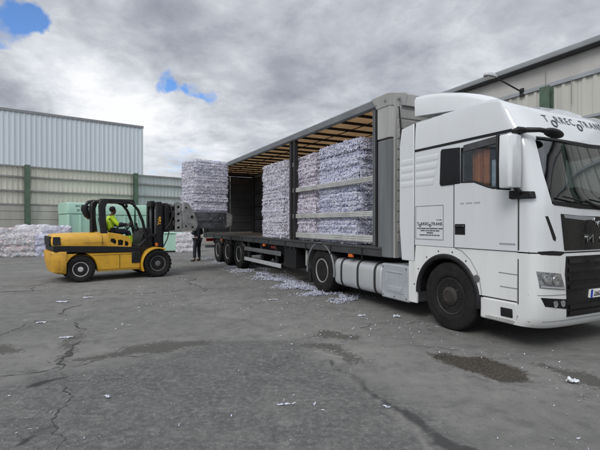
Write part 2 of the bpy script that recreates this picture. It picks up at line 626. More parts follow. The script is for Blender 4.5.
def cab_shell():
    mb = MB(TO)
    rings = []
    for z in (1.28, 1.4, 1.6, 1.75, 1.82, 1.9, 2.1, 2.3, 2.5, 2.72, 2.8, 2.9, 3.0):
        rings.append([(r, w, z) for r, w in outline(z, 2.26)])
    for z, g in ((3.08, .7), (3.14, 1.0)):
        rings.append([(r, w, z + g * RISE(r) - (.012 if z > 3.1 else 0) * DIP(w)) for r, w in outline(z, 2.26)])
    rings.append([(r, w, 3.185 + RISE(r) * (1 - .45 * DIP(w)) - .03 * DIP(w)) for r, w in outline(3.21, 2.22, .05)])
    rings.append([(r, w, 3.20 + RISE(r) * (.9 - .5 * DIP(w)) - .04 * DIP(w)) for r, w in outline(3.24, 2.15, .14)])
    loft(mb, rings)
    ob = mb.build('cab_blank', ['white', 'interior'], smooth=0)
    mb = MB(TO)
    rings = [[(r, w, z) for r, w in outline(z, 2.21, .05)] for z in (1.36, 1.6, 1.9, 2.3, 2.72, 2.95)]
    loft(mb, rings, 1)
    cuts = [mb.build('cut', ['white', 'interior'], smooth=0)]
    ws = [(-1.0, 1.885), (-.6, 1.85), (0, 1.835), (.6, 1.85), (1.0, 1.885), (1.065, 2.3), (1.09, 2.70), (1.06, 2.745), (0, 2.70), (-1.06, 2.745), (-1.09, 2.70), (-1.065, 2.3)]
    cuts.append(MB(TO).prism(ws, 'x', -.6, .55, 1).build('cut', ['white', 'interior'], smooth=0))
    dw = [(1.255, 2.75), (.40, 2.78), (.335, 2.70), (.31, 2.13), (.70, 2.13), (.80, 2.16), (1.02, 2.245), (1.255, 2.25)]
    cuts.append(MB(TO).prism(dw, 'y', -2, 2, 1).build('cut', ['white', 'interior'], smooth=0))
    for c in cuts:
        b = ob.modifiers.new('b', 'BOOLEAN')
        b.operation = 'DIFFERENCE'
        b.object = c
        b.solver = 'EXACT'
    bpy.context.view_layer.update()
    me = baked(ob)
    for c in cuts:
        bpy.data.objects.remove(c, do_unlink=True)
    me.materials.clear()
    return me


tractor = empty('tractor_unit', truck_pt(2.5, 0), TRUCK_RZ)
tag(tractor, 'white tractor unit of the lorry with high roof spoiler and black grille', 'truck')
from mathutils.bvhtree import BVHTree
cab_me = cab_shell()
CAB_BVH = BVHTree.FromPolygons([v.co.copy() for v in cab_me.vertices], [tuple(p.vertices) for p in cab_me.polygons])


def cab_r(w, z):
    h = CAB_BVH.ray_cast(Vector((-6, w, z)), Vector((1, 0, 0)))
    return h[0].x + TO[0] if h[0] else surf(w, z)


cab = link('cab', cab_me, ['white', 'interior'], tractor, smooth=50)

# windscreen: curved sheet following the cab front
def ws_pt(i, j):
    u = i * 2 - 1
    zb = 1.835 + .05 * u * u
    zt = 2.70 + .045 * u * u
    z = zb + (zt - zb) * j
    w = u * (1.0 + .09 * j + .012)
    return (surf(w, z, .022), w, z)


MB(TO).grid(ws_pt, 28, 8).build('windscreen', 'glass', cab)


def front_patch(name, mat, parent, poly, out=.006, depth=.03, cuts=3, bevel=0.0):
    """panel on the front: outline in (w, z), bent onto the front surface"""
    bm = bmesh.new()
    bm.faces.new([bm.verts.new((0, w, z)) for w, z in poly])
    bmesh.ops.triangulate(bm, faces=bm.faces)
    for _ in range(cuts):
        bmesh.ops.subdivide_edges(bm, edges=[e for e in bm.edges if e.calc_length() > .10], cuts=1)
        bmesh.ops.triangulate(bm, faces=bm.faces)
    mb = MB(TO)
    front = {}
    back = {}
    for v in bm.verts:
        r = surf(v.co.y, v.co.z)
        front[v] = mb.bm.verts.new((r - out, v.co.y, v.co.z))
    for e in bm.edges:
        if len(e.link_faces) == 1:
            for v in e.verts:
                if v not in back:
                    r = surf(v.co.y, v.co.z)
                    back[v] = mb.bm.verts.new((r - out + depth, v.co.y, v.co.z))
    for f in bm.faces:
        mb.face([front[v] for v in f.verts])
    for e in bm.edges:
        if len(e.link_faces) == 1:
            a, b = e.verts
            mb.face([front[a], front[b], back[b], back[a]])
    bm.free()
    return mb.build(name, mat, parent)


def mirror_poly(p):
    return [(-w, z) for w, z in reversed(p)]


# bumper with the corner panels
mb = MB(TO)
rings = [[(r, w, z + (.045 * smooth01((r - .02) / .25) if z < .4 else 0)) for r, w in outline(z, .345, 0, 3)] for z in (.275, .30, .34, .45, .7, .9, 1.1, 1.2, 1.262)]
loft(mb, rings)
bumper = mb.build('bumper', 'white_low', tractor, smooth=40)
# dark seams of the bumper corner
for s in (1, -1):
    MB(TO).box(.322, .338, s * 1.2375 - .004, s * 1.2375 + .004, .60, 1.25).build('seam_strip', 'black', bumper)

for s in (1, -1):
    for z, a, b in ((.745, 1.235, .74), (.40, 1.22, .0)):
        sp = [(a, z - .005), (b, z - .012), (b, z - .004), (a, z + .003)]
        front_patch('seam_strip', 'trim_grey', bumper, [(w * s, q) for w, q in sp], .003, .02)

# upper grille with maker's letters and emblem
upper = front_patch('upper_grille', 'gloss_black', cab, [(-.86, 1.765), (-.79, 1.30), (.79, 1.30), (.86, 1.765), (.5, 1.745), (0, 1.735), (-.5, 1.745)], .012)
front_patch('grille_bar', 'trim_grey', upper, [(.82, 1.755), (.20, 1.73), (.20, 1.70), (.40, 1.685), (.80, 1.715)], .016)
front_patch('grille_bar', 'trim_grey', upper, mirror_poly([(.82, 1.755), (.20, 1.73), (.20, 1.70), (.40, 1.685), (.80, 1.715)]), .016)
for ch, wc in (('M', .30), ('A', 0), ('N', -.30)):
    tm = text_mesh(ch, .165, offset=-.003, extrude=.006)
    place_text('lettering', 'chrome', upper, tm, lambda x, y, z: (surf(wc - x * 1.35, 1.44 + y) - .022 - z - TO[0], wc - x * 1.35, 1.44 + y))
# emblem: a striding beast drawn by a few raised strokes
mb = MB(TO)
for pts in ([(.16, 1.655), (.10, 1.675), (.02, 1.672), (-.07, 1.690), (-.13, 1.682)], [(.10, 1.675), (.13, 1.63), (.10, 1.605)], [(.02, 1.672), (.05, 1.63), (.01, 1.60)],
            [(-.07, 1.69), (-.04, 1.64), (-.09, 1.605)], [(-.10, 1.69), (-.14, 1.64), (-.18, 1.63)], [(.16, 1.655), (.21, 1.69), (.19, 1.72)], [(-.13, 1.682), (-.17, 1.70), (-.155, 1.665), (-.12, 1.67)]):
    mb.path([(surf(w, z) - .018, w, z) for w, z in pts], .009, 6)
mb.build('emblem', 'chrome', upper)

# lower grille, slats, plate
lower = front_patch('lower_grille', 'black', bumper, [(-.76, 1.225), (-.78, 1.0), (-.70, .44), (.70, .44), (.78, 1.0), (.76, 1.225)], .008)
for z in (1.17, 1.06, .95, .84, .58, .50):
    hw = interp([(.44, .69), (1.0, .76), (1.2, .75)], z) - .02
    front_patch('slat', 'gloss_black', lower, [(-hw, z - .036), (hw, z - .036), (hw, z + .018), (-hw, z + .018)], .028, .03)
plate = front_patch('number_plate', 'plate_white', bumper, [(-.26, .665), (.29, .665), (.29, .775), (-.26, .775)], .036, .03, 2)
front_patch('country_band', 'plate_blue', plate, [(.245, .667), (.289, .667), (.289, .773), (.245, .773)], .039, .004, 1)
tm = text_mesh('2607', .105, 'LEFT', offset=.003)
place_text('lettering', 'ink', plate, tm, lambda x, y, z: (surf(.2 - x, .72) - .0385 - TO[0], .225 - x * .95, .72 + y))

# lights
for s in (1, -1):
    P = [(1.195, 1.045), (.86, 1.01), (.775, .80), (1.16, .835)]
    hp = [(w * s, z) for w, z in P]
    h = front_patch('headlight', 'lens', bumper, hp if s > 0 else list(reversed(hp)), .006)
    for w, z, rr in ((.93, .925, .072), (1.085, .95, .055)):
        r0 = surf(w, z)
        MB(TO).lathe([(rr, r0 - .004), (rr, r0 - .012), (rr * .85, r0 - .014), (rr * .4, r0 - .008), (0.001, r0 - .006)], (0, w * s, z), 'x', 20).build('reflector', 'chrome', h)
    front_patch('daylight_strip', 'tank', h, [(.80 * s, .83), (1.14 * s, .862), (1.145 * s, .845), (.79 * s, .812)], .012, .01, 2)
    P = [(1.145, .715), (.735, .675), (.705, .545), (1.08, .60)]
    fp = [(w * s, z) for w, z in P]
    fg = front_patch('fog_light', 'gloss_black', bumper, fp if s > 0 else list(reversed(fp)), .006)
    for w in (.80, .93):
        r0 = surf(w, .63)
        MB(TO).lathe([(.042, r0 - .005), (.042, r0 - .014), (.02, r0 - .01), (.001, r0 - .009)], (0, w * s, .625), 'x', 18).build('lamp', 'lens', fg)
    # air slit on the corner panel
    sp = [(1.10, 1.735), (1.065, 1.735), (.94, 1.46), (.95, 1.42), (.985, 1.44)]
    front_patch('air_slit', 'black', cab, [(w * s, z) for w, z in sp], .005)
    # seam between bumper and cab front
    sp = [(1.235, 1.255), (.86, 1.235), (.80, 1.26), (.80, 1.285), (1.0, 1.30), (1.235, 1.29)]
    front_patch('seam_strip', 'black', bumper, [(w * s, z) for w, z in sp], .003, .03)

# roof lettering on the front slope
cur = .76
for ch in 'TORRECOTRANS':
    big = ch == 'O'
    tm = text_mesh(ch, .15, 'LEFT', offset=.001)
    xs = [v.co.x for v in tm.vertices]
    wd = max(xs) - min(xs)
    mn = min(xs)
    dz = -.062 if big else 0
    if big:
        bpy.data.meshes.remove(tm)
        mb = MB(TO)
        rr, cw, cz = .046, cur - .046, 3.03 - .045
        mb.path([(cab_r(cw - rr * math.cos(a), cz + rr * math.sin(a)) - .004, cw - rr * math.cos(a), cz + rr * math.sin(a)) for a in [k * math.pi / 12 for k in range(24)]], .010, 6, True)
        mb.build('lettering', 'ink_blue', cab)
        cur -= 2 * rr + .022
    else:
        place_text('lettering', 'ink_blue', cab, tm, lambda x, y, z: (cab_r(cur - (x - mn), 3.05 + y) - .006 - TO[0], cur - (x - mn), 3.05 + y))
        cur -= wd + .030
# marker lamps on the roof front
for s in (1, -1):
    r0 = surf(.86, 3.16)
    MB(TO).box(r0 - .03, r0 + .05, s * .86 - .05, s * .86 + .05, 3.165, 3.20).build('marker_lamp', 'black', cab, bevel=.012)

# door: flat panel slightly proud with a window opening, seam, handle, glass
DW = [(1.255, 2.75), (.40, 2.78), (.335, 2.70), (.31, 2.13), (.70, 2.13), (.80, 2.16), (1.02, 2.245), (1.255, 2.25)]


def door(s):
    bm = bmesh.new()
    outer = [(.335, 1.285), (1.385, 1.285), (1.385, 2.24), (1.375, 2.80), (.335, 2.82)]
    hole = [(1.262, 2.757), (.395, 2.787), (.345, 2.70), (.345, 2.123), (.70, 2.123), (.80, 2.153), (1.02, 2.238), (1.262, 2.243)]
    ed = []
    for loop in (outer, hole):
        vs = [bm.verts.new((r, s * 1.248, z)) for r, z in loop]
        ed += [bm.edges.new((vs[i], vs[(i + 1) % len(vs)])) for i in range(len(vs))]
    bmesh.ops.triangle_fill(bm, edges=ed, use_beauty=True)
    ret = bmesh.ops.extrude_face_region(bm, geom=list(bm.faces))
    bmesh.ops.translate(bm, verts=[v for v in ret['geom'] if isinstance(v, bmesh.types.BMVert)], vec=(0, s * .006, 0))
    mb = MB(TO)
    mb.bm.free()
    mb.bm = bm
    d = mb.build('door', 'white', tractor, smooth=0)
    for a, b in (((.322, 1.30), (.322, 2.80)), ((1.40, 1.285), (1.40, 2.24))):
        MB(TO).box(a[0] - .006, a[0] + .006, s * 1.232, s * 1.249, a[1], b[1]).build('door_seal', 'black', d)
    mb = MB(TO)
    mb.box(1.18, 1.375, s * 1.25, s * 1.258, 1.475, 1.635)
    hb = mb.build('handle', 'black', d, bevel=.02)
    MB(TO).path([(1.20, s * 1.262, 1.60), (1.23, s * 1.285, 1.60), (1.33, s * 1.285, 1.60), (1.36, s * 1.262, 1.60)], .013, 8).build('handle_grip', 'gloss_black', d)
    mb = MB(TO)
    f = [(r, s * 1.236, z) for r, z in DW]
    mb.face([mb.bm.verts.new(p) for p in f])
    mb.build('window_pane', 'glass_side', d, smooth=0)
    mb = MB(TO)
    W2 = DW + [DW[0]]
    mb.path([(r, s * 1.2505, z) for r, z in DW], .017, 6, True)
    mb.build('window_seal', 'black', d)
    # smoked wind deflector
    mb = MB(TO)
    mb.hexa([(1.22, s * 1.250, 2.70), (.50, s * 1.250, 2.74), (.50, s * 1.256, 2.74), (1.22, s * 1.256, 2.70), (1.18, s * 1.285, 2.785), (.46, s * 1.285, 2.83), (.46, s * 1.292, 2.83), (1.18, s * 1.292, 2.785)])
    mb.build('wind_deflector', 'grey_steel', d)
    # tiny type lettering
    x = 1.27
    for cnt in (3, 5, 5):
        mb = MB(TO)
        for k in range(cnt):
            wd = random.uniform(.012, .03)
            mb.box(x - wd, x, s * 1.2542, s * 1.2552, 1.925, 1.95)
            x -= wd + .006
        mb.build('type_lettering', 'ink_grey', d, smooth=0)
        x -= .03
    MB(TO).box(.36, .60, s * 1.2542, s * 1.2562, 1.36, 1.385).build('side_badge', 'ink_grey', d, smooth=0)
    return d


for s in (1, -1):
    door(s)
    MB(TO).box(.42, 2.255, s * 1.243, s * 1.252, 2.845, 2.885).build('trim_strip', 'black', cab, bevel=.003)
    mb = MB(TO)
    mb.prism([(1.275, 2.235), (1.66, 2.23), (1.685, 2.26), (1.665, 2.77), (1.635, 2.80), (1.275, 2.775)], 'y', s * 1.243, s * 1.2585)
    mb.build('sleeper_window', 'gloss_black', cab, bevel=.004)
    mb = MB(TO)
    for z, r0 in ((2.70, 1.72), (2.57, 1.76), (2.44, 1.80), (2.31, 1.84)):
        mb.path([(r0, s * 1.236, z), (r0 + .06, s * 1.245, z), (2.2, s * 1.245, z), (2.24, s * 1.243, z)], .05, 12)
    for v in mb.bm.verts:
        v.co.y = s * (1.2450 + max(-.01, (abs(v.co.y) - 1.245) * .09))
    mb.build('pressed_rib', 'white', cab, smooth=60)
    # side air flap behind the cab
    mb = MB(TO)
    mb.prism([(2.285, 1.0), (2.60, 1.0), (2.66, 1.6), (2.66, 3.0), (2.60, 3.30), (2.285, 3.335)], 'y', s * 1.215, s * 1.243)
    flap = mb.build('side_flap', 'white', tractor, bevel=.012)
    mb = MB(TO)
    for z in (2.70, 2.57, 2.44, 2.31):
        mb.path([(2.30, s * 1.236, z), (2.36, s * 1.238, z), (2.56, s * 1.238, z), (2.62, s * 1.235, z)], .05, 12)
    for v in mb.bm.verts:
        v.co.y = s * (1.2430 + max(-.01, (abs(v.co.y) - 1.238) * .09))
    mb.build('pressed_rib', 'white', flap, smooth=60)
    MB(TO).box(2.262, 2.28, s * 1.20, s * 1.235, 1.0, 3.33).build('rubber_joint', 'black', cab)

    # lower side panel with wheel arch
    arch = [(1.58 - .63 * math.cos(a), .52 + .63 * math.sin(a)) for a in [R(10 + 160 * k / 20) for k in range(21)]]
    poly = [(.352, 1.272), (.352, .63), (.955, .63)] + arch + [(2.215, .30), (2.42, .30), (2.42, 1.0), (2.275, 1.0), (2.25, 1.272)]
    pan = MB(TO).prism(poly, 'y', s * 1.205, s * 1.238).build('wheel_arch_panel', 'white_low', tractor, bevel=.01)
    mb = MB(TO)
    mb.path([(1.58 - .615 * math.cos(a), s * 1.215, .52 + .615 * math.sin(a)) for a in [R(-8 + 190 * k / 26) for k in range(27)]], .048, 8)
    mb.build('arch_trim', 'black', pan, smooth=60)
    mb = MB(TO)
    for k in range(8):
        a = R(8 + 164 * k / 7)
        mb.tube((1.58 - .70 * math.cos(a), s * 1.236, .52 + .70 * math.sin(a)), (1.58 - .70 * math.cos(a), s * 1.246, .52 + .70 * math.sin(a)), .011, n=8)
    mb.build('arch_bolt', 'black', pan)
    mb = MB(TO)
    mb.lathe([(.052, 1.236), (.052, 1.254), (.04, 1.258), (.001, 1.252)], (.98, 0, .86), 'y', 18)
    if s < 0:
        for v in mb.bm.verts:
            v.co.y *= -1
    mb.build('fuel_cap', 'grey_steel', pan)
    mb = MB(TO)
    seam = [(1.385, 1.272), (1.25, 1.235), (1.10, 1.12), (.98, .95), (.92, .78), (.90, .635)]
    mb.path([(r, s * 1.239, z) for r, z in seam], .006, 6)
    mb.path([(.335, s * 1.239, .98), (.62, s * 1.239, .985)], .006, 6)
    mb.path([(.335, s * 1.239, .80), (.60, s * 1.239, .80)], .006, 6)
    mb.build('panel_seam', 'trim_grey', pan, smooth=60)
    # step under the door
    mb = MB(TO)
    mb.hexa([(.352, s * .95, .31), (.95, s * .95, .31), (.95, s * 1.215, .31), (.352, s * 1.215, .31), (.352, s * .95, .612), (.93, s * .95, .612), (.93, s * 1.236, .612), (.352, s * 1.236, .612)])
    st = mb.build('step_box', 'white_low', tractor, bevel=.025, seg=3)
    MB(TO).hexa([(.42, s * 1.18, .40), (.60, s * 1.18, .40), (.60, s * 1.234, .40), (.42, s * 1.234, .40), (.42, s * 1.18, .52), (.60, s * 1.18, .52), (.60, s * 1.239, .52), (.42, s * 1.239, .52)]).build('step_pocket', 'black', st, bevel=.01)
    mb = MB(TO)
    mb.box(.40, .84, s * 1.13, s * 1.237, .335, .365)
    for k in range(9):
        mb.box(.42 + .045 * k, .44 + .045 * k, s * 1.14, s * 1.242, .362, .372)
    mb.build('tread_plate', 'alu', st)

    # main mirror
    mir = MB((TO[0] - .05, 0, 0))
    ins = []
    for (z, a, b) in ((2.09, .012, .01), (2.105, 0, 0), (2.40, -.004, 0), (2.745, 0, .005), (2.762, .012, .01)):
        ins.append([(.20 + a, s * (1.315 + a * .5), z), (.17 + a, s * (1.34 + a), z), (.16 + a, s * (1.52 - a), z), (.20 + a, s * (1.555 - a), z), (.33 - b, s * (1.55 - a), z), (.35 - b, s * (1.33 + a), z)])
    loft(mir, ins)
    mm = mir.build('mirror', 'white', tractor, bevel=.015, smooth=50)
    MB((TO[0] - .05, 0, 0)).box(.335, .365, s * 1.30, s * 1.565, 2.075, 2.775).build('mirror_frame', 'black', mm, bevel=.012)
    MB((TO[0] - .05, 0, 0)).box(.366, .372, s * 1.335, s * 1.535, 2.11, 2.74).build('mirror_glass', 'chrome', mm)
    mb = MB(TO)
    mb.path([(.26, s * 1.30, 2.04), (.26, s * 1.36, 2.06), (.26, s * 1.38, 2.10)], .035, 8)
    mb.hexa([(.09, s * 1.225, 1.955), (.42, s * 1.235, 1.955), (.42, s * 1.31, 1.965), (.12, s * 1.29, 1.965), (.11, s * 1.225, 2.045), (.42, s * 1.235, 2.075), (.42, s * 1.31, 2.07), (.14, s * 1.29, 2.04)])
    mb.build('mirror_base', 'black', mm, bevel=.008, smooth=50)
    mb = MB(TO)
    mb.path([(.26, s * 1.235, 2.83), (.27, s * 1.33, 2.835), (.28, s * 1.42, 2.80)], [.045, .04, .03], 8)
    mb.build('mirror_arm', 'black', mm, bevel=.008, smooth=50)

# front kerb mirror over the windscreen, right side
mb = MB(TO)
mb.ball((.03, .99, 2.775), (.09, .165, .052), 18, rot=Matrix.Rotation(R(10), 4, 'X'))
fm = mb.build('front_mirror', 'mast', tractor, smooth=70)
mb = MB(TO)
mb.path([(.36, 1.235, 2.83), (.22, 1.225, 2.83), (.10, 1.15, 2.815), (.04, 1.05, 2.79)], [.035, .035, .03, .03], 8)
mb.build('mirror_arm', 'black', fm)
# wipers along the bottom of the windscreen
for w0, w1 in ((.86, .02), (.10, -.72)):
    mb = MB(TO)
    pts = [(surf(w, 1.90 + .0 * t) - .03, w, 1.885 + .10 * (1 - t) - .02 * t) for t, w in [(k / 8, w0 + (w1 - w0) * k / 8) for k in range(9)]]
    mb.path(pts, .011, 6)
    mb.path([(surf(w1, 1.86) - .02, w1, 1.84), (surf((w0 + w1) / 2, 1.9) - .045, (w0 + w1) / 2, 1.945)], .013, 6)
    mb.build('wiper', 'black', cab)
front_patch('scuttle', 'black', cab, [(-.98, 1.875), (-.5, 1.838), (0, 1.825), (.5, 1.838), (.98, 1.875), (.95, 1.925), (.4, 1.90), (0, 1.89), (-.4, 1.90), (-.95, 1.925)], .006, .02)
front_patch('sun_strip', 'black', cab, [(-1.06, 2.74), (-.5, 2.715), (0, 2.70), (.5, 2.715), (1.06, 2.74), (1.06, 2.765), (0, 2.735), (-1.06, 2.765)], .004, .02)

# roof spoiler
mb = MB(TO)
rings = []
for r, zt, zb, hw in ((.62, 3.25, 3.22, .90), (.8, 3.385, 3.26, .97), (1.0, 3.50, 3.30, 1.0), (1.2, 3.585, 3.35, 1.02), (1.5, 3.69, 3.41, 1.03), (1.9, 3.80, 3.46, 1.03), (2.25, 3.87, 3.50, 1.03), (2.5, 3.89, 3.53, 1.03)):
    k = .07
    rings.append([(r, hw, zb), (r, hw + .01, zt - k * 1.3), (r, hw - k * .4, zt - k * .35), (r, hw - k * 1.4, zt), (r, .5, zt - .05 - .12 * smooth01((1.6 - r) / .7)), (r, 0, zt - .06 - .17 * smooth01((1.6 - r) / .7)), (r, -.5, zt - .05 - .12 * smooth01((1.6 - r) / .7)), (r, -hw + k * 1.4, zt), (r, -hw + k * .4, zt - k * .35), (r, -hw - .01, zt - k * 1.3), (r, -hw, zb)])
loft(mb, rings)
mb.build('roof_spoiler', 'white', tractor, smooth=40)
MB(TO).box(1.6, 2.4, -.9, .9, 3.30, 3.47).build('spoiler_frame', 'grey_steel', tractor)

# company panel on the cab side
mb = MB(TO)
x0, x1, z0, z1 = 1.62, 2.235, 1.385, 1.93
for a, b in (((x0, z0), (x1, z0)), ((x1, z0), (x1, z1)), ((x1, z1), (x0, z1)), ((x0, z1), (x0, z0))):
    mb.beam((a[0], 1.2462, a[1]), (b[0], 1.2462, b[1]), .005, .003, (0, 1, 0))
frame = mb.build('company_panel', 'ink_blue', cab, smooth=0)
cur = 2.205
for ch in 'TORRECOTRANS':
    if ch == 'O':
        mb = MB(TO)
        rr, cw, cz = .021, cur - .021, 1.635 - .022
        mb.path([(cw - rr * math.cos(a), 1.2465, cz + rr * math.sin(a)) for a in [k * math.pi / 10 for k in range(20)]], .0055, 5, True)
        mb.build('lettering', 'ink', frame)
        cur -= 2 * rr + .006
    else:
        tm = text_mesh(ch, .066, 'LEFT', offset=.002)
        xs = [v.co.x for v in tm.vertices]
        mn, wd = min(xs), max(xs) - min(xs)
        place_text('lettering', 'ink', frame, tm, lambda x, y, z: (cur - (x - mn) - TO[0], 1.2465, 1.635 + y))
        cur -= wd + .007
mb = MB(TO)
for z, a, b, h in ((1.70, 1.76, 1.65, .012), (1.562, 2.20, 1.64, .017), (1.527, 2.12, 1.70, .017), (1.492, 1.98, 1.86, .017), (1.455, 2.14, 1.70, .016)):
    x = a
    while x > b:
        wd = random.uniform(.012, .035)
        mb.box(x - wd, x, 1.2455, 1.247, z - h / 2, z + h / 2)
        x -= wd + random.choice((.004, .004, .012))
mb.build('small_print', 'ink_blue', frame, smooth=0)

# inside the cab
mb = MB(TO)
mb.prism([(.12, 1.84), (.30, 1.93), (.55, 1.92), (.62, 1.80), (.60, 1.40), (.12, 1.40)], 'y', -1.15, 1.15)
mb.build('dashboard', 'interior', cab, bevel=.02)
mb = MB(TO)
mb.path([(.72 + .05 * math.sin(a), -.62 + .21 * math.cos(a), 1.98 + .2 * math.sin(a)) for a in [k * math.pi / 10 for k in range(20)]], .018, 8, True)
mb.path([(.55, -.62, 1.85), (.72, -.62, 1.98)], .03, 8)
mb.build('steering_wheel', 'interior', cab, smooth=60)
for w in (.62, -.62):
    mb = MB(TO)
    mb.box(1.0, 1.5, w - .26, w + .26, 1.60, 1.78)
    mb.hexa([(1.42, w - .25, 1.75), (1.56, w - .25, 1.75), (1.56, w + .25, 1.75), (1.42, w + .25, 1.75), (1.56, w - .22, 2.36), (1.68, w - .22, 2.36), (1.68, w + .22, 2.36), (1.56, w + .22, 2.36)])
    mb.box(1.57, 1.68, w - .14, w + .14, 2.40, 2.58)
    mb.build('seat', 'interior', cab, bevel=.04)
mb = MB(TO)
mb.grid(lambda i, j: (1.10 - .26 * i + .02 * math.sin(i * 25), 1.16 + .025 * math.sin(i * 40), 2.16 + .56 * j), 24, 6)
cu = mb.build('cab_curtain', 'cloth_orange', cab, smooth=60)
sd = cu.modifiers.new('thick', 'SOLIDIFY')
sd.thickness = .006
mb = MB(TO)
mb.grid(lambda i, j: (.80 - .30 * i + .02 * math.sin(i * 25), 1.13 + .02 * math.sin(i * 30), 2.10 + .42 * j + .12 * i), 24, 6)
cu = mb.build('cab_curtain', 'cloth_pale', cab, smooth=60)
sd = cu.modifiers.new('thick', 'SOLIDIFY')
sd.thickness = .006

# tank, box, chassis
for s, nm in ((1, 'fuel_tank'),):
    mb = MB(TO)
    prof = []
    for k in range(28):
        a = 2 * math.pi * k / 28
        c, sn = math.cos(a), math.sin(a)
        prof.append((.90 + .315 * math.copysign(abs(c) ** .5, c), .565 + .31 * math.copysign(abs(sn) ** .5, sn)))
    mb.prism(prof, 'x', 3.22, 4.92)
    tk = mb.build('fuel_tank', 'tank', tractor, bevel=.035, smooth=50, seg=3)
    for r in (3.42, 4.00, 4.62):
        mb = MB(TO)
        mb.path([(r, .90 + (y - .90) * 1.015, .565 + (z - .565) * 1.015) for y, z in prof], .034, 8, True, flat=(1, .35))
        mb.build('tank_strap', 'dark_steel', tk, smooth=60)
    mb = MB(TO)
    mb.lathe([(.07, .86), (.07, .91), (.05, .915)], (4.30, .95, 0), 'z', 18)
    mb.build('filler_cap', 'black', tk)
mb = MB(TO)
mb.box(2.44, 3.20, .62, 1.222, .26, .90)
ab = mb.build('battery_box', 'tank_box', tractor, bevel=.03, seg=3)
mb = MB(TO)
for a, b in (((2.58, .40), (3.06, .40)), ((3.06, .40), (3.06, .76)), ((3.06, .76), (2.58, .76)), ((2.58, .76), (2.58, .40))):
    mb.beam((a[0], 1.222, a[1]), (b[0], 1.222, b[1]), .03, .016, (0, 1, 0))
mb.box(2.62, 3.02, 1.218, 1.236, .415, .50)
mb.build('lid_relief', 'tank_box', ab, bevel=.006)
mb = MB(TO)
for r, z in ((2.50, .32), (2.50, .84), (3.14, .32), (3.14, .84), (2.82, .32)):
    mb.tube((r, 1.22, z), (r, 1.23, z), .016, n=10)
mb.build('lid_screw', 'alu_dark', ab)
mb = MB(TO)
mb.box(.5, 8.0, .36, .44, .72, 1.0)
mb.box(.5, 8.0, -.44, -.36, .72, 1.0)
for r in (2.6, 4.0, 5.0, 6.3, 7.6):
    mb.box(r, r + .1, -.36, .36, .76, .96)
mb.tube((1.58, -1.0, .5), (1.58, 1.0, .5), .07)
mb.tube((5.52, -1.0, .52), (5.52, 1.0, .52), .1)
mb.ball((5.52, 0, .52), .22)
mb.box(.75, 2.3, -.45, .45, .55, 1.25)
mb.box(2.3, 3.6, -.3, .3, .45, .95)
mb.box(2.45, 4.9, -1.15, -.55, .28, .92)
mb.build('chassis', 'dark_steel', tractor)
mb = MB(TO)
mb.lathe([(.44, 1.0), (.44, 1.08), (.06, 1.1)], (5.1, 0, 0), 'z', 28)
mb.build('fifth_wheel', 'dark_steel', tractor)
for s in (1, -1):
    mb = MB(TO)
    mb.grid(lambda i, j: (1.58 + .64 * math.cos(math.pi * i), s * (.72 + .50 * j), .5 + .64 * math.sin(math.pi * i)), 20, 2)
    o = mb.build('wheel_well', 'black', tractor, smooth=60)
    mb = MB(TO)
    mb.grid(lambda i, j: (5.52 + .64 * math.cos(R(-8 + 196 * i)), s * (.58 + .66 * j), .53 + .64 * math.sin(R(-8 + 196 * i))), 24, 2)
    o2 = mb.build('mudguard', 'dark_steel', tractor, smooth=60)
    for q in (o, o2):
        sd = q.modifiers.new('thick', 'SOLIDIFY')
        sd.thickness = .02
    mb = MB(TO)
    mb.path([(5.52 + .645 * math.cos(R(-8 + 196 * i / 24)), s * 1.24, .53 + .645 * math.sin(R(-8 + 196 * i / 24))) for i in range(25)], .028, 8)
    mb.build('mudguard_lip', 'alu_dark', o2, smooth=60)


# wheels ------------------------------------------------------------
def tyre_profile(R0, rim, w):
    h = w / 2
    return [(rim, -h * .82), (rim + .02, -h * .9), (R0 * .80, -h), (R0 * .93, -h * .96), (R0 * .985, -h * .84), (R0, -h * .72), (R0, -h * .40), (R0 - .014, -h * .38), (R0 - .014, -h * .32), (R0, -h * .30), (R0, -h * .04), (R0 - .014, -h * .02), (R0 - .014, h * .04), (R0, h * .06),
            (R0, h * .30), (R0 - .014, h * .32), (R0 - .014, h * .38), (R0, h * .40), (R0, h * .72), (R0 * .985, h * .84), (R0 * .93, h * .96), (R0 * .80, h), (R0 * .74, h * .985), (R0 * .73, h * 1.0), (rim + .03, h * .94), (rim + .004, h * .85), (rim, h * .8)]


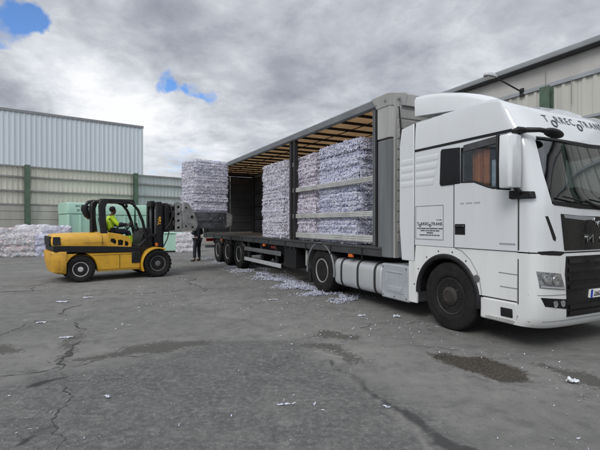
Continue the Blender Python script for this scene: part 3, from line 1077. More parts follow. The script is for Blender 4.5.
def truck_wheel(parent, kind, loc, s, R0=.525):
    """wheel facing +y times s; loc is the centre of the outer tyre"""
    w = empty('wheel', loc)
    w.parent = parent
    rim = .292
    if kind == 'super':
        wid = .36
    else:
        wid = .31
    MB().lathe(tyre_profile(R0, rim, wid), n=48).build('tyre', 'rubber', w, smooth=40)
    h = wid / 2
    if kind == 'front':
        prof = [(rim, -h * .8), (rim, h * .72), (rim - .012, h * .86), (rim - .03, h * .80), (rim - .05, h * .45), (.225, h * .30), (.205, h * .62), (.15, h * .68), (.145, h * .9), (.11, h * 1.02), (.085, h * 1.05), (.08, h * .98), (.001, h * .98)]
        mtl, nr, ny = 'rim_dark', .176, h * .65
    elif kind == 'dual':
        prof = [(rim, -h * .8), (rim, h * .74), (rim - .010, h * .92), (rim - .034, h * .88), (rim - .046, h * .3), (rim - .05, -h * .65), (.20, -h * .72), (.15, -h * .70), (.145, -h * .1), (.12, h * .12), (.001, h * .14)]
        mtl, nr, ny = 'rim_steel', .178, -h * .70
    else:
        prof = [(rim, -h * .8), (rim, h * .74), (rim - .010, h * .90), (rim - .036, h * .84), (rim - .05, h * .2), (.215, -h * .1), (.195, h * .06), (.14, h * .06), (.135, h * .5), (.10, h * .62), (.001, h * .64)]
        mtl, nr, ny = 'rim_steel', .168, h * .05
    mb = MB()
    mb.lathe(prof, n=40)
    for k in range(10):
        a = 2 * math.pi * k / 10
        mb.tube((nr * math.cos(a), ny, nr * math.sin(a)), (nr * math.cos(a), ny + .035, nr * math.sin(a)), .017, .013, 6)
    rimo = mb.build('rim', mtl, w, smooth=40)
    if kind != 'front':
        hubp = [(.13, -h * .2 if kind == 'dual' else h * .3), (.125, (h * .16 if kind == 'dual' else h * .66)), (.001, (h * .2 if kind == 'dual' else h * .7))]
        MB().lathe(hubp, n=24).build('hub', 'rim_dark', w)
        # hand holes in the dish
        mb = MB()
        rr = .228 if kind == 'super' else .222
        yy = (-h * .06 if kind == 'super' else -h * .69)
        for k in range(10):
            a = 2 * math.pi * (k + .5) / 10
            mb.tube((rr * math.cos(a), yy - .02, rr * math.sin(a)), (rr * math.cos(a), yy + .022, rr * math.sin(a)), .024, n=10)
        mb.build('hand_hole', 'black', w)
    if s < 0:
        w.rotation_euler = (0, 0, math.pi)
    w.rotation_euler.rotate_axis('Y', random.uniform(0, 6))
    return w


for s in (1, -1):
    truck_wheel(tractor, 'front', (1.53 - TO[0], s * 1.06, .52), s)
    truck_wheel(tractor, 'dual', (5.52 - TO[0], s * 1.06, .52), s)
    truck_wheel(tractor, 'dual', (5.52 - TO[0], s * .72, .52), s)


# ------------------------------------------------------------------ semi-trailer
TR = (9.5, 0, 0)
trailer = empty('curtain_side_trailer', truck_pt(9.5, 0), TRUCK_RZ)
tag(trailer, 'long curtain side trailer with its near side open and a tan roof', 'trailer')
RF, RB = 2.86, 16.5        # front and rear of the body
DZ, TZ = 1.20, 3.90        # deck, underside of the roof rail
mb = MB(TR)
mb.box(RF + .05, RB - .05, -1.20, 1.20, DZ - .05, DZ - .012)
deck = mb.build('deck', 'deck', trailer)
for s in (1, -1):
    mb = MB(TR)
    mb.box(RF + .3, RB, s * 1.20, s * 1.26, DZ - .19, DZ)
    mb.box(RF + .3, RB, s * 1.26, s * 1.275, DZ - .05, DZ - .015)
    ra = mb.build('side_rail', 'rail_dark', trailer, bevel=.006)
    r = RF + .9
    while r < RB - .3:
        mb = MB(TR)
        mb.box(r, r + .035, s * 1.262, s * 1.282, DZ - .16, DZ - .06)
        mb.box(r + .008, r + .027, s * 1.262, s * 1.27, DZ - .27, DZ - .16)
        mb.build('buckle', 'dark_steel', ra)
        r += 1.22
    # roof rails, dark edge of the roof
    mb = MB(TR)
    mb.prism([(1.245, TZ - .06), (1.275, TZ - .03), (1.275, TZ + .10), (1.23, TZ + .135), (1.14, TZ + .135), (1.14, TZ + .08), (1.20, TZ + .06), (1.20, TZ - .06)] if s > 0 else
             [(-1.245, TZ - .06), (-1.275, TZ - .03), (-1.275, TZ + .10), (-1.23, TZ + .135), (-1.14, TZ + .135), (-1.14, TZ + .08), (-1.20, TZ + .06), (-1.20, TZ - .06)], 'x', RF + .42, RB)
    mb.build('roof_rail', 'tarp_grey', trailer, bevel=.006)
# roof sheet slightly sagging between its bows
nb = 20
mb = MB(TR)
mb.grid(lambda i, j: (RF + .05 + (RB - RF - .1) * i, -1.17 + 2.34 * j, TZ + .105 + .02 * math.sin(math.pi * j) - .012 * abs(math.sin(math.pi * i * nb))), 80, 4)
rs = mb.build('roof_sheet', 'roof_sheet', trailer, smooth=60)
for k in range(nb + 1):
    r = RF + .1 + (RB - RF - .25) * k / nb
    mb = MB(TR)
    mb.box(r, r + .05, -1.15, 1.15, TZ + .03, TZ + .085)
    mb.build('roof_bow', 'dark_steel', trailer)
mb = MB(TR)
for w in (-.4, .4):
    mb.box(RF + .1, RB - .1, w - .012, w + .012, TZ + .015, TZ + .03)
mb.build('roof_cable', 'dark_steel', trailer)

# front wall and corner posts
mb = MB(TR)
mb.box(RF, RF + .05, -1.18, 1.18, DZ - .19, TZ + .02)
for k in range(14):
    z = DZ + .1 + k * .19
    mb.box(RF - .012, RF, -1.12, 1.12, z, z + .155)
mb.build('front_wall', 'alu', trailer, bevel=.004)
for s in (1, -1):
    mb = MB(TR)
    post = [(RF + .02, s * 1.02), (RF - .03, s * 1.05), (RF + .06, s * 1.235), (RF + .10, s * 1.255), (RF + .43, s * 1.255), (RF + .43, s * 1.16), (RF + .1, s * 1.02)]
    mb.prism([(a, b) for a, b in post], 'z', DZ + 2.02, TZ - .02)
    cp = mb.build('corner_post', 'alu', trailer, bevel=.015)
    mb = MB(TR)
    mb.prism([(a, b - s * .012) for a, b in post], 'z', DZ - .19, DZ + 2.0)
    lo = mb.build('post_cover', 'alu_dark', cp, bevel=.015)
    MB(TR).box(RF + .435, RF + .475, s * 1.19, s * 1.262, DZ - .05, TZ - .02).build('curtain_pole', 'black', cp)
    mb = MB(TR)
    pts = [(RF + .49 + .02 * (k % 2), s * (1.13 + .015 * k)) for k in range(8)]
    for k in range(4):
        mb.prism([(RF + .48 + k * .028, s * 1.10), (RF + .50 + k * .028, s * 1.10), (RF + .505 + k * .028, s * (1.235 + .01 * (k % 2))), (RF + .485 + k * .028, s * (1.24 + .01 * (k % 2)))], 'z', DZ + .02, TZ - .04)
    mb.build('gathered_curtain', 'tarp_grey', cp)
    # cap
    mb = MB(TR)
    A = [(RF - .10, s * .98), (RF + .02, s * 1.255), (RF + .08, s * 1.29), (RF + .58, s * 1.29), (RF + .58, s * 1.10), (RF + .1, s * .98)]
    B = [(RF - .06, s * .98), (RF + .04, s * 1.23), (RF + .10, s * 1.265), (RF + .44, s * 1.265), (RF + .44, s * 1.10), (RF + .1, s * .98)]
    va = [mb.bm.verts.new((a, b, TZ + .13)) for a, b in A]
    vb = [mb.bm.verts.new((a, b, TZ - .10)) for a, b in B]
    mb.face(va)
    mb.face(list(reversed(vb)))
    for k in range(6):
        mb.face([va[k], vb[k], vb[(k + 1) % 6], va[(k + 1) % 6]])
    ca = mb.build('corner_cap', 'alu', cp, bevel=.01)
    mb = MB(TR)
    mb.tube((RF - .045, s * 1.13, TZ + .01), (RF - .075, s * 1.125, TZ + .01), .03, n=12)
    mb.build('cap_bolt', 'trim_grey', ca)
    mb = MB(TR)
    mb.tube((RF + .16, s * 1.27, TZ + .01), (RF + .16, s * 1.29, TZ + .01), .026, n=12)
    mb.build('cap_bolt', 'trim_grey', ca)
    mb = MB(TR)
    mb.path([(RF - .02, s * 1.10, TZ - .12), (RF - .05, s * 1.09, TZ - .5), (RF - .03, s * 1.06, DZ + 1.95), (RF - .02, s * 1.06, DZ + 1.4)], .013, 6)
    mb.build('cable', 'black', cp, smooth=60)
mb = MB(TR)
mb.box(RF - .06, RF + .02, -1.0, 1.0, TZ - .10, TZ + .125)
mb.build('front_header', 'alu', trailer, bevel=.01)
MB(TR).box(RF - .03, RF - .013, .78, .90, DZ + .16, DZ + .32).build('warning_tag', 'board', trailer)

# centre posts in pairs, far curtain, side boards
for s in (1, -1):
    for r in (6.92, 7.14):
        mb = MB(TR)
        mb.box(r, r + .10, s * 1.13, s * 1.235, DZ - .25, TZ - .02)
        p = mb.build('centre_post', 'dark_steel', trailer, bevel=.006)
        mb = MB(TR)
        for z in (1.83, 2.52, 3.2):
            mb.box(r + .02, r + .08, s * 1.236, s * 1.255, z - .06, z + .06)
        mb.build('board_pocket', 'grey_steel', p)
    r = 11.9
    if s < 0:
        MB(TR).box(r, r + .1, s * 1.13, s * 1.22, DZ, TZ).build('centre_post', 'dark_steel', trailer)
for z, h in ((1.83, .115), (2.52, .115), (1.335, .14)):
    mb = MB(TR)
    mb.box(RF + .60, 6.91, 1.17, 1.198, z - h / 2, z + h / 2)
    for dz in (-.3, 0, .3):
        mb.box(RF + .60, 6.91, 1.196, 1.204, z + dz * h - .012, z + dz * h + .012)
    mb.build('side_board', 'board', trailer, bevel=.004)
mb = MB(TR)
mb.grid(lambda i, j: (RF + .5 + (RB - RF - .6) * i, -1.245 + .02 * math.sin(i * 90) + .008 * math.sin(i * 213 + j * 3), DZ - .1 + (TZ - DZ + .1) * j), 160, 4)
fc = mb.build('side_curtain', 'tarp_dark', trailer, smooth=60)
sd = fc.modifiers.new('thick', 'SOLIDIFY')
sd.thickness = .006
for z in (1.9, 2.5, 3.1):
    MB(TR).box(RF + .5, RB - .1, -1.18, -1.15, z - .06, z + .06).build('side_board', 'dark_steel', trailer)
# rear frame and doors
mb = MB(TR)
for s in (1, -1):
    mb.box(RB - .12, RB, s * 1.13, s * 1.27, DZ - .2, TZ + .12)
mb.box(RB - .12, RB, -1.13, 1.13, TZ - .02, TZ + .12)
mb.box(RB - .14, RB, -1.26, 1.26, DZ - .22, DZ - .001)
mb.build('rear_frame', 'dark_steel', trailer, bevel=.008)
for s in (1, -1):
    mb = MB(TR)
    mb.box(RB - .06, RB - .02, s * .01, s * 1.12, DZ + .01, TZ - .03)
    for k in range(7):
        z = DZ + .12 + k * .36
        mb.box(RB - .075, RB - .06, s * .05, s * 1.08, z, z + .30)
    d = mb.build('rear_door', 'tarp_dark', trailer, bevel=.004)
    MB(TR).tube((RB + .03, s * .3, DZ - .1), (RB + .03, s * .3, TZ), .018).build('lock_bar', 'alu_dark', d)
# running gear
mb = MB(TR)
for s in (1, -1):
    mb.box(4.0, RB - .1, s * .52, s * .64, .98, 1.12)
    mb.prism([(6.6, .98), (7.6, .66), (15.9, .66), (16.3, .98)], 'y', s * .53, s * .63)
r = 3.4
while r < RB - .2:
    mb.box(r, r + .07, -1.18, 1.18, DZ - .16, DZ - .052)
    r += .62
mb.box(3.2, 5.2, -.8, .8, DZ - .13, DZ - .05)
for r in (11.62, 12.98, 14.34):
    mb.tube((r, -.95, .53), (r, .95, .53), .075)
    for s in (1, -1):
        mb.box(r - .5, r + .25, s * .50, s * .60, .50, .62)
        mb.tube((r + .3, s * .55, .62), (r + .3, s * .55, .98), .14)
mb.build('chassis', 'dark_steel', trailer)
for r in (11.62, 12.98, 14.34):
    for s in (1, -1):
        truck_wheel(trailer, 'super', (r - TR[0], s * 1.05, .525), s)
for s in (1, -1):
    mb = MB(TR)
    for r in (11.62, 12.98, 14.34):
        mb.grid(lambda i, j: (r + .60 * math.cos(R(25 + 130 * i)), s * (.86 + .38 * j), .54 + .60 * math.sin(R(25 + 130 * i))), 14, 2)
    g = mb.build('mudguard', 'black', trailer, smooth=60)
    sd = g.modifiers.new('thick', 'SOLIDIFY')
    sd.thickness = .012
    # side guard
    mb = MB(TR)
    mb.box(7.85, 10.95, s * 1.20, s * 1.225, .355, .475)
    gl = mb.build('side_guard', 'tank', trailer, bevel=.005)
    MB(TR).box(7.85, 10.95, s * 1.20, s * 1.225, .70, .83).build('guard_rail', 'grey_steel', gl, bevel=.005)
    for r in (8.2, 9.4, 10.6):
        MB(TR).box(r, r + .07, s * 1.13, s * 1.20, .36, 1.06).build('guard_bracket', 'dark_steel', gl)
    # landing leg, toolbox
    mb = MB(TR)
    mb.box(6.55, 6.69, s * .80, s * .94, .25, 1.08)
    mb.box(6.57, 6.67, s * .82, s * .92, .12, .25)
    mb.box(6.48, 6.76, s * .72, s * 1.0, .10, .13)
    mb.build('landing_leg', 'dark_steel', trailer)
    MB(TR).box(6.95, 7.70, s * .72, s * 1.19, .42, 1.0).build('tool_box', 'black', trailer, bevel=.02)
    MB(TR).box(6.40, 6.50, s * 1.05, s * 1.12, .55, .95).build('guard_stub', 'alu', trailer)
    for r in (4.15, 9.0, 13.6):
        mb = MB(TR)
        mb.box(r, r + .14, s * 1.20, s * 1.262, DZ - .27, DZ - .20)
        mb.build('marker_lamp', 'orange', trailer, bevel=.01)
mb = MB(TR)
mb.box(RB - .06, RB, -1.2, 1.2, .50, .62)
for s in (1, -1):
    mb.box(RB - .3, RB - .06, s * .55, s * .62, .50, 1.0)
mb.build('rear_bumper', 'grey_steel', trailer)
for s in (1, -1):
    MB(TR).box(RB - .02, RB + .03, s * .75, s * 1.15, .80, .94).build('tail_lamp', 'red', trailer, bevel=.01)
MB(TR).box(8.45, 8.9, 1.02, 1.10, .86, .98).build('air_tank_cover', 'red', trailer, bevel=.03)
mb = MB(TR)
for k, c in enumerate(('red', 'orange', 'black')):
    pass
for k in range(3):
    mb.path([(2.64 + (RF - 2.64) * t, -.2 + .15 * k, 1.35 - .35 * math.sin(math.pi * t)) for t in [q / 10 for q in range(11)]], .018, 6)
mb.build('air_hose', 'black', trailer, smooth=60)


# ------------------------------------------------------------------ bales
def bale_mesh(name, L, D, H, seed, res=.04, layers=6, flakes=2600, ragged=1.0, bulge=.03):
    """pressed bale: layered box with bulging strata, rough faces and loose flakes"""
    rng = np.random.default_rng(seed)
    rnd = random.Random(seed)
    mb = MB()
    lays = [k / layers + rnd.uniform(-.02, .02) for k in range(1, layers)]
    shift = [(rnd.uniform(-.018, .018), rnd.uniform(-.018, .018)) for _ in range(layers + 1)]
    amp = .022 * ragged

    def disp(p):
        t = p.z / H
        k = sum(1 for q in lays if t > q)
        edges = [0] + lays + [1]
        a, b = edges[k], edges[k + 1]
        u = (t - a) / (b - a)
        bl = bulge * (math.sin(math.pi * max(0, min(1, u))) ** .5) - bulge * .6
        nx = fbm(p.x * 3 + seed, p.y * 3, p.z * 5) * amp * 1.3 + fbm(p.x * 11, p.y * 11 + seed, p.z * 14, 3) * amp
        return k, bl + nx

    nx, ny, nz = max(4, int(L / res)), max(4, int(D / res)), max(6, int(H / res))

    def P(x, y, z, n):
        p = Vector((x, y, z))
        k, d = disp(p)
        e = Vector((x + shift[k][0] * abs(n[0]), y + shift[k][1] * abs(n[1]), z))
        # soften corners
        cx = smooth01((abs(x) - (L / 2 - .12)) / .12)
        cy = smooth01((abs(y) - (D / 2 - .12)) / .12)
        cz = smooth01((z - (H - .05)) / .05)
        dx = math.copysign(1, x) * (d - .035 * cy * cx - .008 * cz) * smooth01((abs(x) - (L / 2 - .25)) / .25)
        dy = math.copysign(1, y) * (d - .035 * cx * cy - .008 * cz) * smooth01((abs(y) - (D / 2 - .25)) / .25)
        dz = (fbm(x * 4, y * 4 + 3, seed) * amp * 1.6 - .006 * max(cx, cy)) * smooth01((z - (H - .2)) / .2)
        return e + Vector((dx, dy, dz))
    # one welded skin: sides wrapped, top and bottom grids
    for fn, na, nb_ in ((lambda i, j: P(-L / 2 + L * i, -D / 2, H * j, (0, 1)), nx, nz), (lambda i, j: P(-L / 2 + L * i, D / 2, H * j, (0, 1)), nx, nz),
                        (lambda i, j: P(-L / 2, -D / 2 + D * i, H * j, (1, 0)), ny, nz), (lambda i, j: P(L / 2, -D / 2 + D * i, H * j, (1, 0)), ny, nz),
                        (lambda i, j: P(-L / 2 + L * i, -D / 2 + D * j, H, (0, 0)), nx, ny), (lambda i, j: P(-L / 2 + L * i, -D / 2 + D * j, 0, (0, 0)), nx, ny)):
        mb.grid(fn, na, nb_)
    # ragged flakes sticking out
    areas = [L * H, L * H, D * H, D * H, L * D]
    tot = sum(areas)
    for fi, ar in enumerate(areas):
        for _ in range(int(flakes * ar / tot)):
            u, v = rnd.random(), rnd.random()
            if fi < 2:
                sgn = -1 if fi == 0 else 1
                base, nrm = P(-L / 2 + L * u, sgn * D / 2, H * v, (0, 1)), Vector((0, sgn, 0))
            elif fi < 4:
                sgn = -1 if fi == 2 else 1
                base, nrm = P(sgn * L / 2, -D / 2 + D * u, H * v, (1, 0)), Vector((sgn, 0, 0))
            else:
                base, nrm = P(-L / 2 + L * u, -D / 2 + D * v, H, (0, 0)), Vector((0, 0, 1))
            n = (nrm + Vector((rnd.gauss(0, .4), rnd.gauss(0, .4), rnd.gauss(0.25, .45)))).normalized()
            t = n.cross(Vector((rnd.gauss(0, .45), rnd.gauss(0, .45), rnd.gauss(0, 1)))).normalized()
            s = n.cross(t)
            a, b = rnd.uniform(.012, .042), rnd.uniform(.005, .015)
            c = base + nrm * rnd.uniform(-.002, .012)
            bend = nrm * rnd.uniform(-.01, .02)
            q = [mb.bm.verts.new(p) for p in (c - t * a - s * b, c - t * a + s * b, c + bend + s * b, c + bend - s * b, c + t * a - s * b, c + t * a + s * b)]
            mb.face([q[0], q[1], q[2], q[3]])
            mb.face([q[3], q[2], q[5], q[4]])
    bm = mb.bm
    bmesh.ops.remove_doubles(bm, verts=bm.verts, dist=1e-4)
    me = bpy.data.meshes.new(name)
    bm.to_mesh(me)
    bm.free()
    me.shade_smooth()
    me.set_sharp_from_angle(angle=R(50))
    me.materials.append(M['paper_blue'])
    return me


BL, BD, BH = 1.70, 1.06, 1.13
BM = [bale_mesh('bale_pressed_%s' % 'abc'[k], BL, BD, BH, 11 + k, layers=11 + k % 2, flakes=6500, bulge=.036, ragged=.75, res=.034) for k in range(3)]


def bale(me, mat, loc, rz, label, group, scale=(1, 1, 1), flip=False):
    o = bpy.data.objects.new('paper_bale', me)
    COL.objects.link(o)
    o.location = loc
    o.rotation_euler = (0, 0, rz + (math.pi if flip else 0))
    o.scale = scale
    o.material_slots[0].link = 'OBJECT'
    o.material_slots[0].material = M[mat]
    tag(o, label, 'bale', group)
    return o


GB = 'bales of shredded paper loaded in the trailer'
w1 = 1.15 - BD / 2 - .03
stacks = [
    (4.12 + BL / 2, w1, 1.0, 'paper_blue', 'bluish white paper bale behind the side boards nearest the cab', GB),
    (5.93 + BL / 2, w1, .975, 'paper_pink', 'pinkish white paper bale behind the trailer centre posts', GB),
    (7.86 + BL / 2, w1, 1.0, 'paper_lilac', 'layered white paper bale standing uncovered behind the centre posts', GB),
]
k = 0
for r, w, hs, mt, lb, gp in stacks:
    for lev in (0, 1):
        p = truck_pt(r + (.02 if lev else 0), w - (.03 if lev else 0), DZ + .002 + lev * (BH * hs + .003))
        lab = ('upper ' if lev else 'lower ') + lb
        bale(BM[k % 3], mt, p, TRUCK_RZ + R(random.uniform(-.8, .8)), lab, gp, (1, 1, hs), k % 2 == 1)
        k += 1

# ------------------------------------------------------------------ forklift
FL_RZ = R(37)
FL_ROOT = Vector((-4.89, 13.80, 0))
fork = empty('forklift', FL_ROOT, FL_RZ)
tag(fork, 'yellow and black forklift truck with a bale clamp on its mast', 'forklift')


def fl_pt(x, y, z=0.0):
    c, s = math.cos(FL_RZ), math.sin(FL_RZ)
    return Vector((FL_ROOT.x + c * x - s * y, FL_ROOT.y + s * x + c * y, z))


def arc(cx, cz, r, a0, a1, n=14):
    return [(cx + r * math.cos(R(a0 + (a1 - a0) * k / n)), cz + r * math.sin(R(a0 + (a1 - a0) * k / n))) for k in range(n + 1)]


mb = MB()
poly = [(-.52, .27), (-.50, .80), (-2.72, .80), (-2.72, .42)] + arc(-2.25, .36, .44, 165, 15) + [(-1.80, .27)]
mb.prism(poly, 'y', -.84, -.62)
mb.prism(poly, 'y', .62, .84)
mb.box(-1.80, -.52, -.62, .62, .30, .78)
mb.box(-2.70, -1.80, -.50, .50, .50, .79)
body = mb.build('body', 'yellow', fork, bevel=.02)
mb = MB()
for x in (-1.15,):
    mb.box(x - .006, x + .006, -.846, -.838, .34, .74)
mb.box(-1.78, -.55, -.846, -.838, .318, .326)
mb.box(-1.95, -.55, -.846, -.838, .735, .742)
mb.build('panel_seam', 'black', body)
# counterweight
mb = MB()
rings = []
for z, xr, wf in ((.24, -2.86, .74), (.30, -3.0, .80), (.55, -3.06, .86), (.82, -3.08, .87), (.87, -3.06, .86)):
    rings.append([(-2.66, -wf, z), (xr + .22, -wf, z), (xr + .06, -wf * .9, z), (xr, -wf * .7, z), (xr - .03, 0, z), (xr, wf * .7, z), (xr + .06, wf * .9, z), (xr + .22, wf, z), (-2.66, wf, z)])
loft(mb, rings)
cw = mb.build('counterweight', 'yellow_worn', fork, bevel=.03, smooth=45)
# black waist band
MB().prism([(-3.0, .875), (-2.6, .845), (-.52, .775), (-.52, .93), (-1.5, .985), (-3.0, 1.035)], 'y', -.852, .852).build('waist_band', 'black', fork, bevel=.012)
# hood
mb = MB()
rings = []
for x, zb, zt, hw in ((-3.03, 1.06, 1.26, .60), (-2.98, 1.0, 1.31, .68), (-2.85, 1.0, 1.345, .74), (-2.3, .985, 1.365, .77), (-1.55, .965, 1.375, .78), (-1.48, .965, 1.37, .78)):
    rings.append([(x, -hw, zb), (x, -hw - .02, (zb + zt) / 2), (x, -hw + .01, zt - .10), (x, -hw + .06, zt - .03), (x, -hw + .16, zt), (x, 0, zt + .012), (x, hw - .16, zt), (x, hw - .06, zt - .03), (x, hw - .01, zt - .10), (x, hw + .02, (zb + zt) / 2), (x, hw, zb)])
loft(mb, rings)
hood = mb.build('hood', 'yellow', fork, smooth=45)
mb = MB()
for s in (1, -1):
    mb.hexa([(-3.0, s * .695, 1.05), (-2.80, s * .752, 1.05), (-2.80, s * .775, 1.05), (-3.01, s * .72, 1.05), (-3.0, s * .69, 1.27), (-2.82, s * .745, 1.27), (-2.82, s * .77, 1.27), (-3.0, s * .71, 1.27)])
mb.box(-3.065, -3.02, -.55, .55, 1.02, 1.28)
for k in range(5):
    mb.box(-3.08, -3.06, -.54, .54, 1.04 + .048 * k, 1.065 + .048 * k)
mb.build('radiator_grille', 'black', hood, bevel=.008)
# side covers with cut-outs beside the seat
for s in (1, -1):
    bm = bmesh.new()
    outer = [(-1.50, .92), (-.80, .86), (-.76, 1.0), (-.80, 1.16), (-.92, 1.26), (-1.15, 1.33), (-1.50, 1.385)]
    holes = [[(-1.42, 1.12), (-1.26, 1.02), (-1.24, 1.13), (-1.30, 1.19), (-1.40, 1.20)], [(-1.19, 1.0), (-1.04, .99), (-1.03, 1.13), (-1.10, 1.16), (-1.19, 1.15)], [(-.98, .98), (-.88, .97), (-.86, 1.04), (-.90, 1.10), (-.98, 1.12)]]
    ed = []
    for lp in [outer] + holes:
        vs = [bm.verts.new((x, s * .775, z)) for x, z in lp]
        ed += [bm.edges.new((vs[i], vs[(i + 1) % len(vs)])) for i in range(len(vs))]
    bmesh.ops.triangle_fill(bm, edges=ed, use_beauty=True)
    ret = bmesh.ops.extrude_face_region(bm, geom=list(bm.faces))
    bmesh.ops.translate(bm, verts=[v for v in ret['geom'] if isinstance(v, bmesh.types.BMVert)], vec=(0, s * .05, 0))
    mb = MB()
    mb.bm.free()
    mb.bm = bm
    mb.build('side_cover', 'yellow', fork, bevel=.012)
mb = MB()
mb.box(-1.48, -.45, -.765, .765, .79, .90)
mb.box(-1.45, -.85, -.72, .72, .90, 1.22)
mb.hexa([(-.52, -.70, .28), (-.06, -.62, .45), (-.06, .62, .45), (-.52, .70, .28), (-.52, -.70, .95), (-.10, -.62, 1.35), (-.10, .62, 1.35), (-.50, .70, .95)])
mb.box(-.78, -.50, -.86, -.60, .46, .80)
mb.box(-.78, -.50, .60, .86, .46, .80)
mb.hexa([(-.50, -.5, .9), (-.08, -.5, .9), (-.08, .5, .9), (-.50, .5, .9), (-.26, -.5, 1.50), (-.08, -.5, 1.50), (-.08, .5, 1.50), (-.26, .5, 1.50)])
mb.build('cowl', 'mast', fork, bevel=.02)
# overhead guard
for s in (1, -1):
    mb = MB()
    pl_ = [(-1.42, .85), (-1.47, 1.3), (-1.52, 1.75), (-1.53, 2.10), (-1.48, 2.24), (-1.40, 2.30), (-1.40, 2.355), (-1.60, 2.355), (-1.70, 2.28), (-1.735, 2.15), (-1.715, 1.75), (-1.67, 1.3), (-1.62, .85)]
    mb.prism(pl_, 'y', s * .60, s * .70)
    mb.build('guard_post', 'mast', fork, bevel=.015, smooth=40)
    mb = MB()
    pts = [(-.86, s * .55, 2.31), (-.66, s * .56, 2.24), (-.50, s * .58, 2.05), (-.36, s * .60, 1.7), (-.27, s * .62, 1.25), (-.24, s * .62, .95)]
    mb.path(pts, .055, 8, flat=(1.25, .8))
    mb.build('guard_post', 'mast', fork, smooth=50)
mb = MB()
mb.box(-1.66, -.62, -.60, -.52, 2.27, 2.36)
mb.box(-1.66, -.62, .52, .60, 2.27, 2.36)
for k in range(9):
    x = -1.64 + k * .125
    mb.box(x, x + .03, -.52, .52, 2.275, 2.35)
mb.box(-.66, -.60, -.58, .58, 2.25, 2.33)
mb.build('guard_roof', 'mast', fork, bevel=.012)
# exhaust stack with its bulky precleaner
mb = MB()
mb.path([(-1.86, -.34, 1.33), (-1.86, -.34, 2.0), (-1.84, -.34, 2.22), (-1.74, -.34, 2.29)], .065, 12)
mb.build('exhaust', 'mast', fork, smooth=50)
mb = MB()
mb.path([(-2.04, -.30, 2.16), (-2.06, -.30, 2.05), (-2.0, -.30, 1.88), (-1.92, -.30, 1.78)], [.11, .115, .09, .05], 12)
mb.path([(-2.04, -.30, 2.14), (-1.95, -.30, 2.26), (-1.8, -.30, 2.29)], .05, 10)
mb.build('air_cleaner', 'mast', fork, smooth=50)
for s in (1, -1):
    mb = MB()
    mb.lathe([(.055, -.60), (.06, -.56), (.05, -.53), (.001, -.525)], (0, s * .44, 2.20), 'x', 14)
    mb.box(-.60, -.57, s * .44 - .02, s * .44 + .02, 2.2, 2.29)
    mb.build('work_lamp', 'black', fork, smooth=50)
    mb = MB()
    mb.path([(-.72, s * .62, .82), (-.70, s * .66, 1.0), (-.62, s * .66, 1.42), (-.52, s * .62, 1.56)], .014, 8)
    mb.build('grab_handle', 'black', fork, smooth=60)
    mb = MB()
    for q in range(40):
        z = .5 + q * .042
        mb.box(.275 + (q % 2) * .006, .300 - (q % 2) * .006, s * .18 - .018, s * .18 + .018, z, z + .034)
    mb.build('lift_chain', 'grey_steel', fork)
mb = MB()
mb.box(-2.2, -1.6, -.8155, -.80, 1.10, 1.105)
mb.box(-1.66, -1.654, -.81, -.795, 1.0, 1.33)
mb.build('hood_seam', 'black', fork)
# seat, wheel, levers
mb = MB()
mb.box(-1.40, -.92, -.26, .26, 1.20, 1.33)
mb.hexa([(-1.46, -.25, 1.30), (-1.34, -.25, 1.30), (-1.34, .25, 1.30), (-1.46, .25, 1.30), (-1.56, -.22, 1.80), (-1.47, -.22, 1.82), (-1.47, .22, 1.82), (-1.56, .22, 1.80)])
mb.build('seat', 'black', fork, bevel=.04, seg=3)
mb = MB()
cx, cz = -.60, 1.58
ca, sa = math.cos(R(55)), math.sin(R(55))
mb.path([(cx + .17 * math.cos(a) * ca * 1.0, .17 * math.sin(a), cz + .17 * math.cos(a) * sa) for a in [k * math.pi / 10 for k in range(20)]], .016, 8, True)
mb.path([(-.36, 0, 1.40), (cx, 0, cz)], .025, 8)
mb.path([(cx - .16 * ca, 0, cz - .16 * sa), (cx + .16 * ca, 0, cz + .16 * sa)], .012, 6)
mb.build('steering_wheel', 'black', fork, smooth=60)
mb = MB()
for k in range(3):
    mb.path([(-.40, -.22 - .06 * k, 1.42), (-.46, -.22 - .06 * k, 1.62)], .010, 6)
    mb.ball((-.46, -.22 - .06 * k, 1.63), .022, 8)
mb.build('lever', 'black', fork)
# front fenders
for s in (1, -1):
    mb = MB()
    pts = arc(0, .41, .50, 205, 62, 18)
    ring = []
    for (x, z) in pts:
        ring.append((x, z))
    outer = arc(0, .41, .50, 205, 62, 18)
    inner = arc(0, .41, .455, 62, 205, 18)
    mb.prism(outer + inner, 'y', s * .52, s * .96)
    mb.build('fender', 'yellow', fork, bevel=.008, smooth=50)
mb = MB()
mb.box(.02, .09, -.66, -.58, .93, 1.03)
mb.build('front_lamp', 'orange', fork, bevel=.012)


